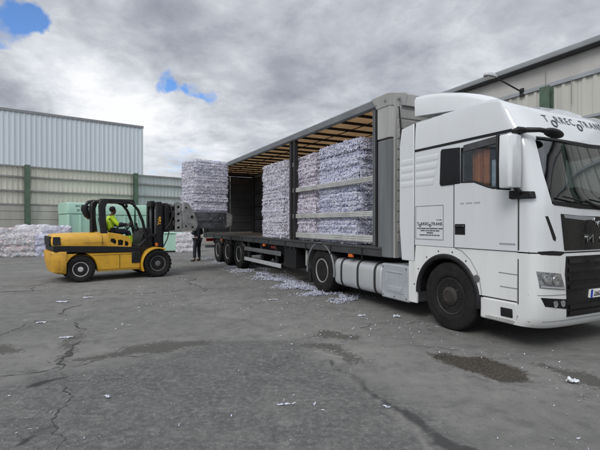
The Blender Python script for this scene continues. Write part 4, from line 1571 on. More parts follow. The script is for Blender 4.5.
def fl_wheel(x, y, Rt, w, s, steer=0):
    e = empty('wheel', (x, y, Rt), R(steer) + (math.pi if s > 0 else 0))
    e.parent = fork
    h = w / 2
    prof = [(Rt * .55, -h * .8), (Rt * .62, -h * .92), (Rt * .86, -h), (Rt * .95, -h * .9), (Rt, -h * .7), (Rt, h * .7), (Rt * .95, h * .9), (Rt * .86, h), (Rt * .62, h * .92), (Rt * .55, h * .8)]
    mb = MB()
    mb.lathe(prof, n=44)
    for k in range(22):
        a = 2 * math.pi * k / 22
        for sd in (1, -1):
            c = Vector((math.cos(a + sd * .07) * Rt * .985, sd * h * .55, math.sin(a + sd * .07) * Rt * .985))
            t = Vector((-math.sin(a), .0, math.cos(a)))
            n = Vector((math.cos(a), 0, math.sin(a)))
            p = []
            for dz in (-.02, .007):
                for i, j in ((-1, -1), (1, -1), (1, 1), (-1, 1)):
                    p.append(c + t * .03 * i + Vector((0, h * .42 * j, 0)) + n * dz)
            mb.hexa(p)
    mb.build('tyre', 'rubber', e, smooth=35)
    mb = MB()
    mb.lathe([(Rt * .56, -h * .75), (Rt * .56, -h * .82), (Rt * .50, -h * .8), (Rt * .47, -h * .45), (Rt * .30, -h * .40), (Rt * .28, -h * .75), (Rt * .16, -h * .82), (.001, -h * .82)], n=32)
    for k in range(8):
        a = 2 * math.pi * k / 8
        mb.tube((Rt * .38 * math.cos(a), -h * .42, Rt * .38 * math.sin(a)), (Rt * .38 * math.cos(a), -h * .60, Rt * .38 * math.sin(a)), .016, n=6)
    mb.build('rim', 'rim_steel' if Rt < .4 else 'grey_steel', e, smooth=40)


for s in (-1, 1):
    fl_wheel(0, s * .74, .42, .42, s)
    fl_wheel(-2.25, s * .72, .365, .30, s, -14)

# mast
for s in (1, -1):
    mb = MB()
    mb.box(.10, .26, s * .40, s * .52, .18, 2.32)
    mb.box(.20, .36, s * .29, s * .39, .25, 2.28)
    mb.build('mast_channel', 'mast', fork, bevel=.012)
    mb = MB()
    mb.tube((.16, s * .24, .3), (.16, s * .24, 2.1), .045)
    mb.tube((.16, s * .24, 2.1), (.16, s * .24, 2.26), .022)
    mb.build('lift_cylinder', 'grey_steel', fork)
    mb = MB()
    mb.tube((-.06, s * .56, .62), (.16, s * .52, .95), .04)
    mb.build('tilt_cylinder', 'mast', fork)
    mb = MB()
    mb.path([(.26, s * .12, 2.2), (.34, s * .16, 2.30), (.46, s * .2, 2.2), (.52, s * .2, 1.9)], .018, 8)
    mb.path([(.28, s * .07, 2.15), (.40, s * .30, 2.28), (.56, s * .34, 2.1), (.60, s * .3, 1.8)], .018, 8)
    mb.path([(.30, s * .42, 1.3), (.46, s * .46, 1.5), (.54, s * .40, 1.75)], .016, 8)
    mb.build('hydraulic_hose', 'mast', fork, smooth=60)
for s in (1, -1):
    mb = MB()
    for k in range(4):
        y = s * (.10 + .09 * k)
        mb.path([(.36, y, 2.0 - .1 * k), (.40 + .03 * k, y, 2.27 + .02 * (k % 2)), (.52 + .02 * k, y + s * .03, 2.30 - .03 * k), (.62, y + s * .05, 2.12 - .12 * k), (.60, y + s * .04, 1.75 - .1 * k), (.50, y + s * .02, 1.55)], .020, 8)
    mb.path([(.38, s * .53, 1.45), (.50, s * .57, 1.62), (.60, s * .58, 1.95), (.52, s * .55, 2.2), (.42, s * .50, 2.24)], .024, 8)
    mb.path([(.30, s * .54, .9), (.42, s * .56, 1.15), (.50, s * .52, 1.42)], .018, 8)
    mb.build('hydraulic_hose', 'mast', fork, smooth=60)
mb = MB()
for z in (.35, 1.2, 2.22):
    mb.box(.12, .24, -.42, .42, z, z + .10)
mb.box(.02, .14, -.2, .2, 2.18, 2.36)
mb.build('mast_crossmember', 'mast', fork, bevel=.012)
tm = text_mesh('Yale', .16, offset=.004)
place_text('lettering', 'yellow_logo', fork, tm, lambda x, y, z: (.18 - y * .9, -.5235, 1.72 + x * .95))
# carriage and clamp
mb = MB()
mb.box(.40, .50, -.52, .52, 1.36, 1.48)
mb.box(.40, .50, -.52, .52, 2.08, 2.20)
for y in (-.42, -.14, .14, .42):
    mb.box(.42, .52, y - .05, y + .05, 1.36, 2.2)
for sgn in (1, -1):
    mb.prism([(.36, 1.40), (.64, 1.40), (.62, 1.62), (.50, 1.72), (.50, 1.95), (.60, 2.02), (.62, 2.16), (.44, 2.26), (.36, 2.10)], 'y', sgn * .40, sgn * .50)
mb.lathe([(.30, .50), (.30, .60), (.26, .62)], (0, 0, 1.78), 'x', 24)
mb.build('carriage', 'mast', fork, bevel=.008)
for s in (1, -1):
    bm = bmesh.new()
    outer = [(.66, 1.36), (.90, 1.36), (.90, 2.30), (.66, 2.34)]
    ed = []
    loops = [outer]
    for z in (1.50, 1.72, 1.94, 2.16):
        loops.append([(.775 + .045 * math.cos(a), z + .045 * math.sin(a)) for a in [k * math.pi / 6 for k in range(12)]])
    for lp in loops:
        vs = [bm.verts.new((x, s * .56, z)) for x, z in lp]
        ed += [bm.edges.new((vs[i], vs[(i + 1) % len(vs)])) for i in range(len(vs))]
    bmesh.ops.triangle_fill(bm, edges=ed, use_beauty=True)
    ret = bmesh.ops.extrude_face_region(bm, geom=list(bm.faces))
    bmesh.ops.translate(bm, verts=[v for v in ret['geom'] if isinstance(v, bmesh.types.BMVert)], vec=(0, s * .03, 0))
    mb = MB()
    mb.bm.free()
    mb.bm = bm
    mb.build('slide_plate', 'clamp_light', fork, bevel=.006)
    mb = MB()
    mb.box(.66, .90, s * .50, s * .555, 1.37, 2.29)
    mb.build('slide_backing', 'mast', fork)
    mb = MB()
    mb.prism([(.905, 1.40), (1.34, 1.40), (1.42, 1.62), (1.30, 1.98), (1.08, 2.30), (.905, 2.34)], 'y', s * .615, s * .655)
    g = mb.build('arm_gusset', 'clamp_light', fork, bevel=.008)
    mb = MB()
    for x, z, rr in ((1.0, 2.15, .03), (1.0, 1.55, .03), (1.2, 1.85, .05), (1.22, 1.52, .035)):
        mb.tube((x, s * .654, z), (x, s * .666, z), rr, n=12)
    mb.build('pin', 'mast', g)
    mb = MB()
    mb.box(1.20, 2.48, s * .575, s * .610, 1.47, 2.02)
    mb.box(1.25, 2.3, s * .610, s * .64, 1.70, 1.79)
    a = mb.build('clamp_arm', 'clamp_dark', fork, bevel=.012)
    mb = MB()
    mb.prism([(2.485, 1.50), (2.70, 1.55), (2.72, 1.92), (2.485, 2.03)], 'y', s * .57, s * .60)
    mb.build('arm_tip', 'clamp_light', a, bevel=.01)
mb = MB()
mb.box(.66, .92, -.50, .50, 1.42, 1.56)
mb.box(.66, .92, -.50, .50, 2.06, 2.20)
mb.tube((.78, -.5, 1.8), (.78, .5, 1.8), .06)
mb.build('clamp_frame', 'mast', fork, bevel=.008)

LG = 'bales held by the forklift clamp'
for lev in (0, 1):
    p = fl_pt(1.93 + .02 * lev, -.01 * lev, 1.50 + lev * (BH + .003))
    bale(BM[lev + 1], 'paper_lilac', p, FL_RZ + R(.6 * lev), ('upper' if lev else 'lower') + ' pale bale of shredded paper held up by the forklift clamp', LG, (.75, 1.03, 1.0), lev == 1)

# the truck is short behind the mast
for ch in fork.children:
    if ch.type == 'MESH':
        for v in ch.data.vertices:
            if v.co.x < -.5:
                v.co.x = -.5 + (v.co.x + .5) * .91
        for sub in ch.children:
            for v in sub.data.vertices:
                if v.co.x < -.5:
                    v.co.x = -.5 + (v.co.x + .5) * .91
    elif ch.location.x < -1:
        ch.location.x = -.5 + (ch.location.x + .5) * .91



# ------------------------------------------------------------------ people
def skinned(name, verts, edges, radii, mat, parent=None, sub=1, root=0):
    me = bpy.data.meshes.new(name)
    me.from_pydata([tuple(v) for v in verts], edges, [])
    o = bpy.data.objects.new(name, me)
    COL.objects.link(o)
    o.modifiers.new('skin', 'SKIN').use_smooth_shade = True
    sv = me.skin_vertices[0].data
    for k, r in enumerate(radii):
        r = r if isinstance(r, tuple) else (r, r)
        sv[k].radius = r
        sv[k].use_root = k == root
    s = o.modifiers.new('sub', 'SUBSURF')
    s.levels = sub
    s.render_levels = sub
    bpy.context.view_layer.update()
    m = baked(o)
    m.materials.clear()
    return link(name, m, mat, parent, smooth=180)


class Skel:
    def __init__(self):
        self.v, self.e, self.r, self.n = [], [], [], {}

    def add(self, name, p, r, to=None):
        self.n[name] = len(self.v)
        self.v.append(Vector(p))
        self.r.append(r)
        if to is not None:
            self.e.append((self.n[to], self.n[name]))
        return self


def hand(sk, pre, wrist, d, nrm, side):
    """palm, four fingers and a thumb after the wrist; d along the hand, nrm out of the palm, side towards the thumb"""
    d, nrm, side = Vector(d).normalized(), Vector(nrm).normalized(), Vector(side).normalized()
    w = Vector(wrist)
    sk.add(pre + 'palm', w + d * .05, (.034, .017), pre + 'wrist')
    for k, (off, ln) in enumerate(((.027, .075), (.009, .082), (-.009, .077), (-.026, .062))):
        b = w + d * .085 + side * off
        sk.add(f'{pre}k{k}', b, .0105, pre + 'palm')
        sk.add(f'{pre}m{k}', b + d * ln * .42 + nrm * .014, .0085, f'{pre}k{k}')
        sk.add(f'{pre}t{k}', b + d * ln * .62 + nrm * .045, .007, f'{pre}m{k}')
    b = w + d * .035 + side * .034
    sk.add(pre + 'h0', b, .012, pre + 'palm')
    sk.add(pre + 'h1', b + d * .03 + side * .016 + nrm * .014, .0095, pre + 'h0')
    sk.add(pre + 'h2', b + d * .052 + side * .008 + nrm * .034, .008, pre + 'h1')


def person(root, J, skin, top, legs, label, sleeves=True, hi_shin=None, cuffs=None):
    """J: joints in the root's frame; facing +x, y to the left"""
    sk = Skel()
    sk.add('pelvis', J['pelvis'], (.135, .105))
    sk.add('waist', J['waist'], (.125, .095), 'pelvis')
    sk.add('chest', J['chest'], (.155, .11), 'waist')
    sk.add('neck0', J['neck0'], (.075, .07), 'chest')
    sk.add('neck', J['neck'], .055, 'neck0')
    hd = Vector(J['head'])
    fw = Vector(J['face']).normalized()
    sk.add('jaw', hd + Vector((0, 0, -.055)) + fw * .02, (.062, .066), 'neck')
    sk.add('skull', hd + Vector((0, 0, .03)), (.078, .090), 'jaw')
    sk.add('crown', hd + Vector((0, 0, .095)) - fw * .01, (.058, .066), 'skull')
    sk.add('nose', hd + fw * .098 + Vector((0, 0, -.012)), .014, 'skull')
    lat = Vector((-fw.y, fw.x, 0))
    for s, q in ((1, 'l'), (-1, 'r')):
        sk.add(q + 'ear', hd + lat * s * .083 - fw * .005 + Vector((0, 0, .0)), .016, 'skull')
        sk.add(q + 'sh', J[q + 'sh'], .062, 'neck0')
        sk.add(q + 'el', J[q + 'el'], .044, q + 'sh')
        sk.add(q + 'wrist', J[q + 'wr'], .028, q + 'el')
        d = Vector(J[q + 'wr']) - Vector(J[q + 'el'])
        hd_d = Vector(J.get(q + 'hand', d))
        hand(sk, q, J[q + 'wr'], hd_d, J.get(q + 'nrm', (0, -s, 0)), J.get(q + 'thumb', (1, 0, 0)))
        sk.add(q + 'hip', J[q + 'hip'], .085, 'pelvis')
        sk.add(q + 'kn', J[q + 'kn'], .060, q + 'hip')
        sk.add(q + 'an', J[q + 'an'], .042, q + 'kn')
        sk.add(q + 'toe', J[q + 'toe'], .035, q + 'an')
    body = skinned('body', sk.v, sk.e, sk.r, skin, root)
    # clothes: slightly larger skins over the same joints
    c = Skel()
    g = .018
    c.add('hem', Vector(J['pelvis']) * 1.12 - Vector(J['waist']) * .12, (.162, .135))
    c.add('waist', J['waist'], (.15, .125), 'hem')
    c.add('chest', J['chest'], (.175, .13), 'waist')
    c.add('neck0', J['neck0'], (.088, .08), 'chest')
    for s, q in ((1, 'l'), (-1, 'r')):
        c.add(q + 'sh', J[q + 'sh'], .062 + g, 'neck0')
        c.add(q + 'el', J[q + 'el'], .046 + g, q + 'sh')
        if sleeves:
            a, b = Vector(J[q + 'el']), Vector(J[q + 'wr'])
            c.add(q + 'cuff', a + (b - a) * .88, .034 + g * .8, q + 'el')
    skinned('jacket', c.v, c.e, c.r, top, root)
    if cuffs:
        for q in 'lr':
            a, b = Vector(J[q + 'el']), Vector(J[q + 'wr'])
            MB().path([a - (b - a) * .08, a + (b - a) * .3, a + (b - a) * .93], [.069, .066, .052], 12).build('cuff', cuffs, root, smooth=60)
    c = Skel()
    c.add('pelvis', J['pelvis'], (.15, .122))
    for s, q in ((1, 'l'), (-1, 'r')):
        c.add(q + 'hip', J[q + 'hip'], .085 + g, 'pelvis')
        c.add(q + 'kn', J[q + 'kn'], .060 + g, q + 'hip')
        a, b = Vector(J[q + 'kn']), Vector(J[q + 'an'])
        c.add(q + 'hem', a + (b - a) * .93, .050 + g, q + 'kn')
    skinned('trousers', c.v, c.e, c.r, legs, root)
    for s, q in ((1, 'l'), (-1, 'r')):
        an, toe = Vector(J[q + 'an']), Vector(J[q + 'toe'])
        d = (toe - an)
        d.z = 0
        d.normalize()
        up = Vector((0, 0, 1))
        zs = toe.z - .035
        b0 = Vector((an.x, an.y, zs))
        f = Skel()
        f.add('a', an + Vector((0, 0, .05)), .058)
        f.add('b', b0 + up * .06 - d * .01, (.055, .05), 'a')
        f.add('c', b0 + up * .042 + d * .10, (.05, .042), 'b')
        f.add('d', b0 + up * .036 + d * .19, (.044, .034), 'c')
        skinned('boot', f.v, f.e, f.r, 'boot', root)
        if hi_shin:
            a, b = Vector(J[q + 'kn']), Vector(J[q + 'an'])
            MB().tube(a + (b - a) * .32, a + (b - a) * .92, .088, .076, 14).build('leg_band', hi_shin, root, smooth=60)
    # hair cap, eyes, mouth
    mb = MB()
    mb.ball(hd + Vector((0, 0, .055)) - fw * .022, (.094, .090, .088), 18)
    bm = mb.bm
    dele = [v for v in bm.verts if (v.co - hd).dot(fw) > .045 and v.co.z < hd.z + .085]
    bmesh.ops.delete(bm, geom=dele, context='VERTS')
    for v in bm.verts:
        v.co += (v.co - hd).normalized() * random.uniform(-.002, .006)
    hr = mb.build('hair', 'hair', root, smooth=60)
    for s in (1, -1):
        mb = MB()
        mb.ball(hd + fw * .078 + lat * s * .031 + Vector((0, 0, .018)), .012, 10)
        ey = mb.build('eye', 'eye', root)
        mb = MB()
        mb.ball(hd + fw * .088 + lat * s * .031 + Vector((0, 0, .018)), .0055, 8)
        mb.build('pupil', 'gloss_black', ey)
    mb = MB()
    mb.path([hd + fw * .082 + lat * .024 * t + Vector((0, 0, -.055)) - fw * .006 * abs(t) for t in (-1, -.5, 0, .5, 1)], .006, 6)
    mb.build('mouth', 'lip', root, smooth=60)
    return body


drv = empty('person', fl_pt(-1.13, 0, .90), FL_RZ)
tag(drv, 'forklift driver in a bright yellow hi-vis jacket and dark trousers holding the steering wheel', 'person')
D = lambda x, y, z: (x + 1.2, y, z - .90)
J = dict(pelvis=D(-1.20, 0, 1.40), waist=D(-1.24, 0, 1.53), chest=D(-1.24, 0, 1.72), neck0=D(-1.21, 0, 1.84), neck=D(-1.18, 0, 1.91), head=D(-1.14, 0, 2.015), face=(1, .25, -.12),
         lsh=D(-1.21, .19, 1.81), lel=D(-1.02, .27, 1.60), lwr=D(-.80, .15, 1.62), rsh=D(-1.21, -.19, 1.81), rel=D(-1.05, -.27, 1.58), rwr=D(-.80, -.16, 1.60),
         lhand=(.9, -.05, .1), rhand=(.9, .05, .1), lnrm=(.1, -.5, -.8), rnrm=(.1, .5, -.8), lthumb=(.1, -.9, .4), rthumb=(.1, .9, .4),
         lhip=D(-1.13, .10, 1.39), lkn=D(-.70, .15, 1.40), lan=D(-.62, .14, 1.01), ltoe=D(-.47, .15, .945), rhip=D(-1.13, -.10, 1.39), rkn=D(-.72, -.16, 1.38), ran=D(-.66, -.15, 1.01), rtoe=D(-.50, -.16, .945))
person(drv, J, 'skin_dark', 'hivis', 'navy', '', hi_shin='hivis', cuffs='navy')
p0 = at_depth(197.5, 261, 18.5)
stand = empty('person', (p0.x, p0.y, 0), R(150))
tag(stand, 'worker in dark clothes standing at the trailer tail behind the clamp', 'person')
J = dict(pelvis=(0, 0, .95), waist=(0, 0, 1.10), chest=(.01, 0, 1.32), neck0=(0, 0, 1.48), neck=(.01, 0, 1.56), head=(.03, 0, 1.665), face=(1, .1, 0),
         lsh=(0, .19, 1.44), lel=(-.03, .27, 1.17), lwr=(.20, .16, 1.24), rsh=(0, -.19, 1.44), rel=(-.04, -.27, 1.17), rwr=(.20, -.14, 1.27), lnrm=(-.2, -1, 0), rnrm=(-.2, 1, 0),
         lhip=(0, .10, .91), lkn=(.03, .15, .50), lan=(-.01, .19, .095), ltoe=(.14, .21, .035), rhip=(0, -.10, .91), rkn=(.05, -.13, .50), ran=(.04, -.16, .095), rtoe=(.19, -.18, .035))
person(stand, J, 'skin_mid', 'navy', 'navy', '')


# ------------------------------------------------------------------ walls and buildings
def corrugated(mb, x0, x1, z0, z1, y, pitch=.25, depth=.035, rib=.30):
    """trapezoid ribs standing towards -y"""
    prof = []
    x = x0
    while x < x1:
        for f, d in ((0, 0), (.5 - rib / 2 - .08, 0), (.5 - rib / 2, 1), (.5 + rib / 2, 1), (.5 + rib / 2 + .08, 0)):
            xx = x + f * pitch
            if xx < x1:
                prof.append((xx, y - depth * d))
        x += pitch
    prof.append((x1, y))
    a = [mb.bm.verts.new((p[0], p[1], z0)) for p in prof]
    b = [mb.bm.verts.new((p[0], p[1], z1)) for p in prof]
    for i in range(len(prof) - 1):
        mb.face([a[i], a[i + 1], b[i + 1], b[i]])
    return mb


WDIR = Vector((.743, .669, 0))
W_RZ = math.atan2(WDIR.y, WDIR.x)
W0 = Vector((-17.5, 25, 0))
wall = empty('boundary_wall', W0, W_RZ)
tag(wall, 'yard wall of stained concrete below cream ribbed cladding with dark green posts', 'wall')


def wall_pt(t, y, z=0.0):
    return W0 + WDIR * t + Vector((-WDIR.y, WDIR.x, 0)) * y + Vector((0, 0, z))


TA, TB, TM = -32.0, 20.0, 7.95
mb = MB()
mb.box(TA, TB, 0, .25, 0, 2.80)
mb.build('concrete_base', 'concrete', wall)
mb = MB()
for z in (.93, 1.86, 2.36):
    mb.box(TA, TB, -.012, 0, z, z + .025)
mb.build('board_joint', 'rail', wall)
for x0, x1, mt in ((TA, TM, 'cream'), (TM, TB, 'paleblue')):
    mb = corrugated(MB(), x0 + .01, x1 - .01, 2.80, 5.06, .12, .27)
    mb.box(x0 + .01, x1 - .01, .125, .2, 2.81, 5.05)
    mb.build('cladding', mt, wall, smooth=0)
for z in (2.77, 3.58, 4.43, 5.05):
    MB().box(TA, TB, -.03, .075, z - .045, z + .045).build('horizontal_rail', 'rail', wall)
t = 1.33 - 6.53 * 5
while t < TB:
    mb = MB()
    mb.box(t - .14, t + .14, -.26, -.235, 0, 5.15)
    mb.box(t - .14, t + .14, -.055, -.032, 0, 5.15)
    mb.box(t - .012, t + .012, -.235, -.055, 0, 5.15)
    mb.build('post', 'green_post', wall)
    t += 6.53

# pale grey warehouse behind
gh = empty('warehouse', (-16.9, 45.9, 0), R(37.05))
tag(gh, 'tall pale grey ribbed metal warehouse rising behind the yard wall', 'warehouse')
mb = corrugated(MB(), -60, 0, 0, 11.85, 0, .42, .05, .25)
mb.box(-60, -.001, .02, 18, 0, 11.84)
mb.build('cladding', 'warehouse', gh, smooth=0)
mb = MB()
mb.box(-60.1, .12, -.10, .05, 11.78, 12.02)
mb.box(-.02, .12, .05, 18.1, 11.78, 12.02)
mb.build('roof_trim', 'trim_grey', gh)
MB().box(-60.05, .08, .051, 18.05, 11.845, 11.95).build('roof', 'rail', gh)
MB().box(-.06, .07, -.075, .02, 0, 11.78).build('corner_trim', 'warehouse', gh)

# long building along the right
BW = OFF + 1.25 - 16.0
bld = empty('building', truck_pt(6, BW), TRUCK_RZ)
tag(bld, 'long building along the right with a grey pebbledash band above cream ribbed panels', 'building')
BO = (6, BW, 0)
RA, RZ_ = -34.0, 27.0


def flipy(mb, y):
    for v in mb.bm.verts:
        v.co.y = 2 * y - v.co.y
    return mb


mb = flipy(corrugated(MB(BO), RA, RZ_, 2.6, 6.86, BW, .37, .05, .28), BW)
mb.box(RA, RZ_, BW - .08, BW - .006, 2.6, 6.86)
mb.build('cladding', 'cream_grey', bld, smooth=0)
MB(BO).box(RA, RZ_, BW - .25, BW + .06, 0, 2.6).build('concrete_base', 'concrete', bld)
MB(BO).box(RA, RZ_, BW - .25, BW + .02, 7.02, 7.86).build('fascia', 'fascia', bld)
mb = MB(BO)
mb.box(RA, RZ_, BW - .2, BW + .10, 6.86, 6.94)
mb.box(RA, RZ_, BW - .2, BW + .06, 6.95, 7.02)
mb.build('band_rail', 'gutter', bld)
MB(BO).box(RA, RZ_, BW + .05, BW + .14, 5.36, 5.46).build('horizontal_rail', 'gutter', bld)
mb = MB(BO)
mb.box(RA, RZ_, BW - .2, BW + .30, 7.78, 7.83)
mb.build('soffit', 'soffit', bld)
mb = MB(BO)
mb.prism([(BW + .06, 7.835), (BW + .40, 7.835), (BW + .44, 7.96), (BW + .44, 8.02), (BW + .06, 8.02)], 'x', RA - .1, RZ_ + .1)
mb.build('gutter', 'gutter', bld, bevel=.01)
mb = MB(BO)
mb.hexa([(RA, BW - 14, 7.86), (RZ_, BW - 14, 7.86), (RZ_, BW + .05, 7.86), (RA, BW + .05, 7.86), (RA, BW - 14, 8.6), (RZ_, BW - 14, 8.6), (RZ_, BW + .05, 8.0), (RA, BW + .05, 8.0)])
mb.build('roof', 'rail', bld)
MB(BO).box(RA, RZ_, BW - 14, BW - .3, 0, 7.85).build('back_wall', 'fascia', bld)
r = 7.06 - 6.5 * 6
while r < RZ_:
    mb = MB(BO)
    for y0, y1 in ((.065, .09), (.30, .325)):
        mb.box(r - .2, r + .2, BW + y0, BW + y1, 0, 6.855)
    mb.box(r - .02, r + .02, BW + .09, BW + .30, 0, 6.855)
    mb.build('post', 'green_post', bld)
    r += 6.5
mb = MB(BO)
for px in (547, 573):
    k_ = (px - 300) / F
    Zd = 16 / (.8927 * k_ + .4506)
    rr = U.x * k_ * Zd + U.y * Zd - S0
    mb.tube((rr, BW + .12, 6.0), (rr, BW + .12, 7.55 if px == 547 else 6.9), .014, n=6)
mb.build('conduit', 'rail', bld)

# lamp bracket on that building
k_ = (523 - 300) / F
Zd = 16 / (.8927 * k_ + .4506)
lr = U.x * k_ * Zd + U.y * Zd - S0
lamp = empty('wall_lamp', truck_pt(lr, BW + .1, 6.98), TRUCK_RZ)
tag(lamp, 'grey floodlight on a slanting arm fixed to the building under its gutter', 'lamp')
mb = MB()
mb.path([(0, 0, 0), (.18, 1.25, .42), (.22, 1.45, .47)], .032, 8)
mb.box(-.08, .08, -.04, .02, -.18, .14)
mb.build('arm', 'dark_steel', lamp)
mb = MB()
ring = []
for y, hw, zt, zb in ((1.25, .07, .53, .43), (1.38, .14, .58, .42), (1.62, .17, .60, .42), (1.82, .13, .575, .43), (1.88, .06, .53, .45)):
    ring.append([(.22 - hw, y, zb), (.22 - hw, y, (zt + zb) / 2), (.22 - hw * .6, y, zt), (.22 + hw * .6, y, zt), (.22 + hw, y, (zt + zb) / 2), (.22 + hw, y, zb)])
loft(mb, ring)
mb.build('lamp_head', 'lamp_grey', lamp, bevel=.015, smooth=50)
MB().box(.11, .33, 1.42, 1.78, .395, .418).build('lamp_glass', 'lens', lamp)

# ------------------------------------------------------------------ green containers and paper piles
GC = 'green waste containers along the wall'


def container(t0, t1, y0, y1, h, label, text=False):
    c = empty('waste_container', wall_pt((t0 + t1) / 2, (y0 + y1) / 2), W_RZ)
    tag(c, label, 'container', GC)
    L, Dp = (t1 - t0) / 2, (y1 - y0) / 2
    mb = MB()
    mb.box(-L, L, -Dp, Dp, .12, h * .76)
    mb.build('tub', 'green_box', c, bevel=.03)
    mb = MB()
    mb.prism([(-Dp - .03, h * .765), (Dp + .03, h * .765), (Dp + .03, h * .96), (Dp - .1, h), (-Dp + .02, h), (-Dp - .03, h * .97)], 'x', -L - .03, L + .03)
    mb.build('lid', 'green_box', c, bevel=.03)
    mb = MB()
    n = max(2, int((t1 - t0) / .55))
    for k in range(n + 1):
        x = -L + (2 * L) * k / n
        x = min(max(x, -L + .05), L - .05)
        mb.box(x - .045, x + .045, -Dp - .06, -Dp + .01, .15, h * .75)
    mb.build('stiffener', 'green_box', c, bevel=.012)
    mb = MB()
    for x in (-L + .15, L - .15):
        for y in (-Dp + .15, Dp - .15):
            mb.box(x - .08, x + .08, y - .08, y + .08, 0, .12)
    mb.build('foot', 'dark_steel', c)
    if text:
        for s, z in (('RFC', h * .925), ('30', h * .84)):
            tm = text_mesh(s, .17, offset=.002)
            place_text('lettering', 'ink', c, tm, lambda x, y, q: (x - .12, -Dp - .036, z + y))
    return c


container(2.92, 4.25, -2.7, -.5, 2.86, 'green container with black lettering on its lid beside the paper bales', True)
container(4.42, 6.75, -2.7, -.5, 2.80, 'wide green container seen through the forklift cab')
container(6.92, 9.2, -2.7, -.5, 2.80, 'green container standing behind the forklift mast')
gb = empty('waste_bin', (-7.35, 24.6, 0), R(20))
tag(gb, 'low green bin beside the white paper bale beyond the clamp', 'bin')
MB().prism([(-.45, .08), (.45, .08), (.52, 1.05), (-.52, 1.05)], 'y', -.5, .5).build('tub', 'green_box', gb, bevel=.03)
MB().box(-.56, .56, -.55, .55, 1.052, 1.12).build('rim', 'green_box', gb, bevel=.02)
mb = MB()
for x in (-.3, .3):
    mb.box(x - .06, x + .06, -.4, .4, 0, .08)
mb.build('foot', 'dark_steel', gb)

GP = 'paper bales piled by the wall'
LM = bale_mesh('bale_loose', 1.5, 1.1, 1.08, 31, res=.06, layers=4, flakes=1700, ragged=2.2, bulge=.05)
for px, Z, rz, mt, sc, lab in ((-6, 21.0, 30, 'paper_mixed', (.8, 1, .95), 'multicoloured paper bale cut off by the left edge of the photo, front row'), (22.5, 21.2, 26, 'paper_mixed', (.93, 1, 1.0), 'multicoloured white paper bale in the middle of the front row by the wall'),
                                (50, 21.6, 30, 'paper_blue', (.82, 1, .98), 'white layered bale at the right end of the front row behind the forklift tail'),
                                (4, 22.7, 35, 'paper_mixed', (1.05, 1, 1.26), 'ragged multicoloured bale in the back row at the left photo edge'), (34, 23.0, 22, 'paper_white', (1.02, 1, 1.40), 'ragged tall white bale heaped above the middle front bale'),
                                (56, 23.4, 38, 'paper_lilac', (.9, .95, 1.36), 'ragged white bale in the back row beside the green container')):
    x = (px - 300) / F * Z
    bale(LM, mt, (x, Z, 0), R(rz), lab, GP, sc)
bale(LM, 'paper_white', (-6.55, 24.6, 0), R(12), 'single white bale on the ground beyond the clamp and the low green bin', GP, (.72, .9, 1.0))


# ------------------------------------------------------------------ ground
gp = ground_at


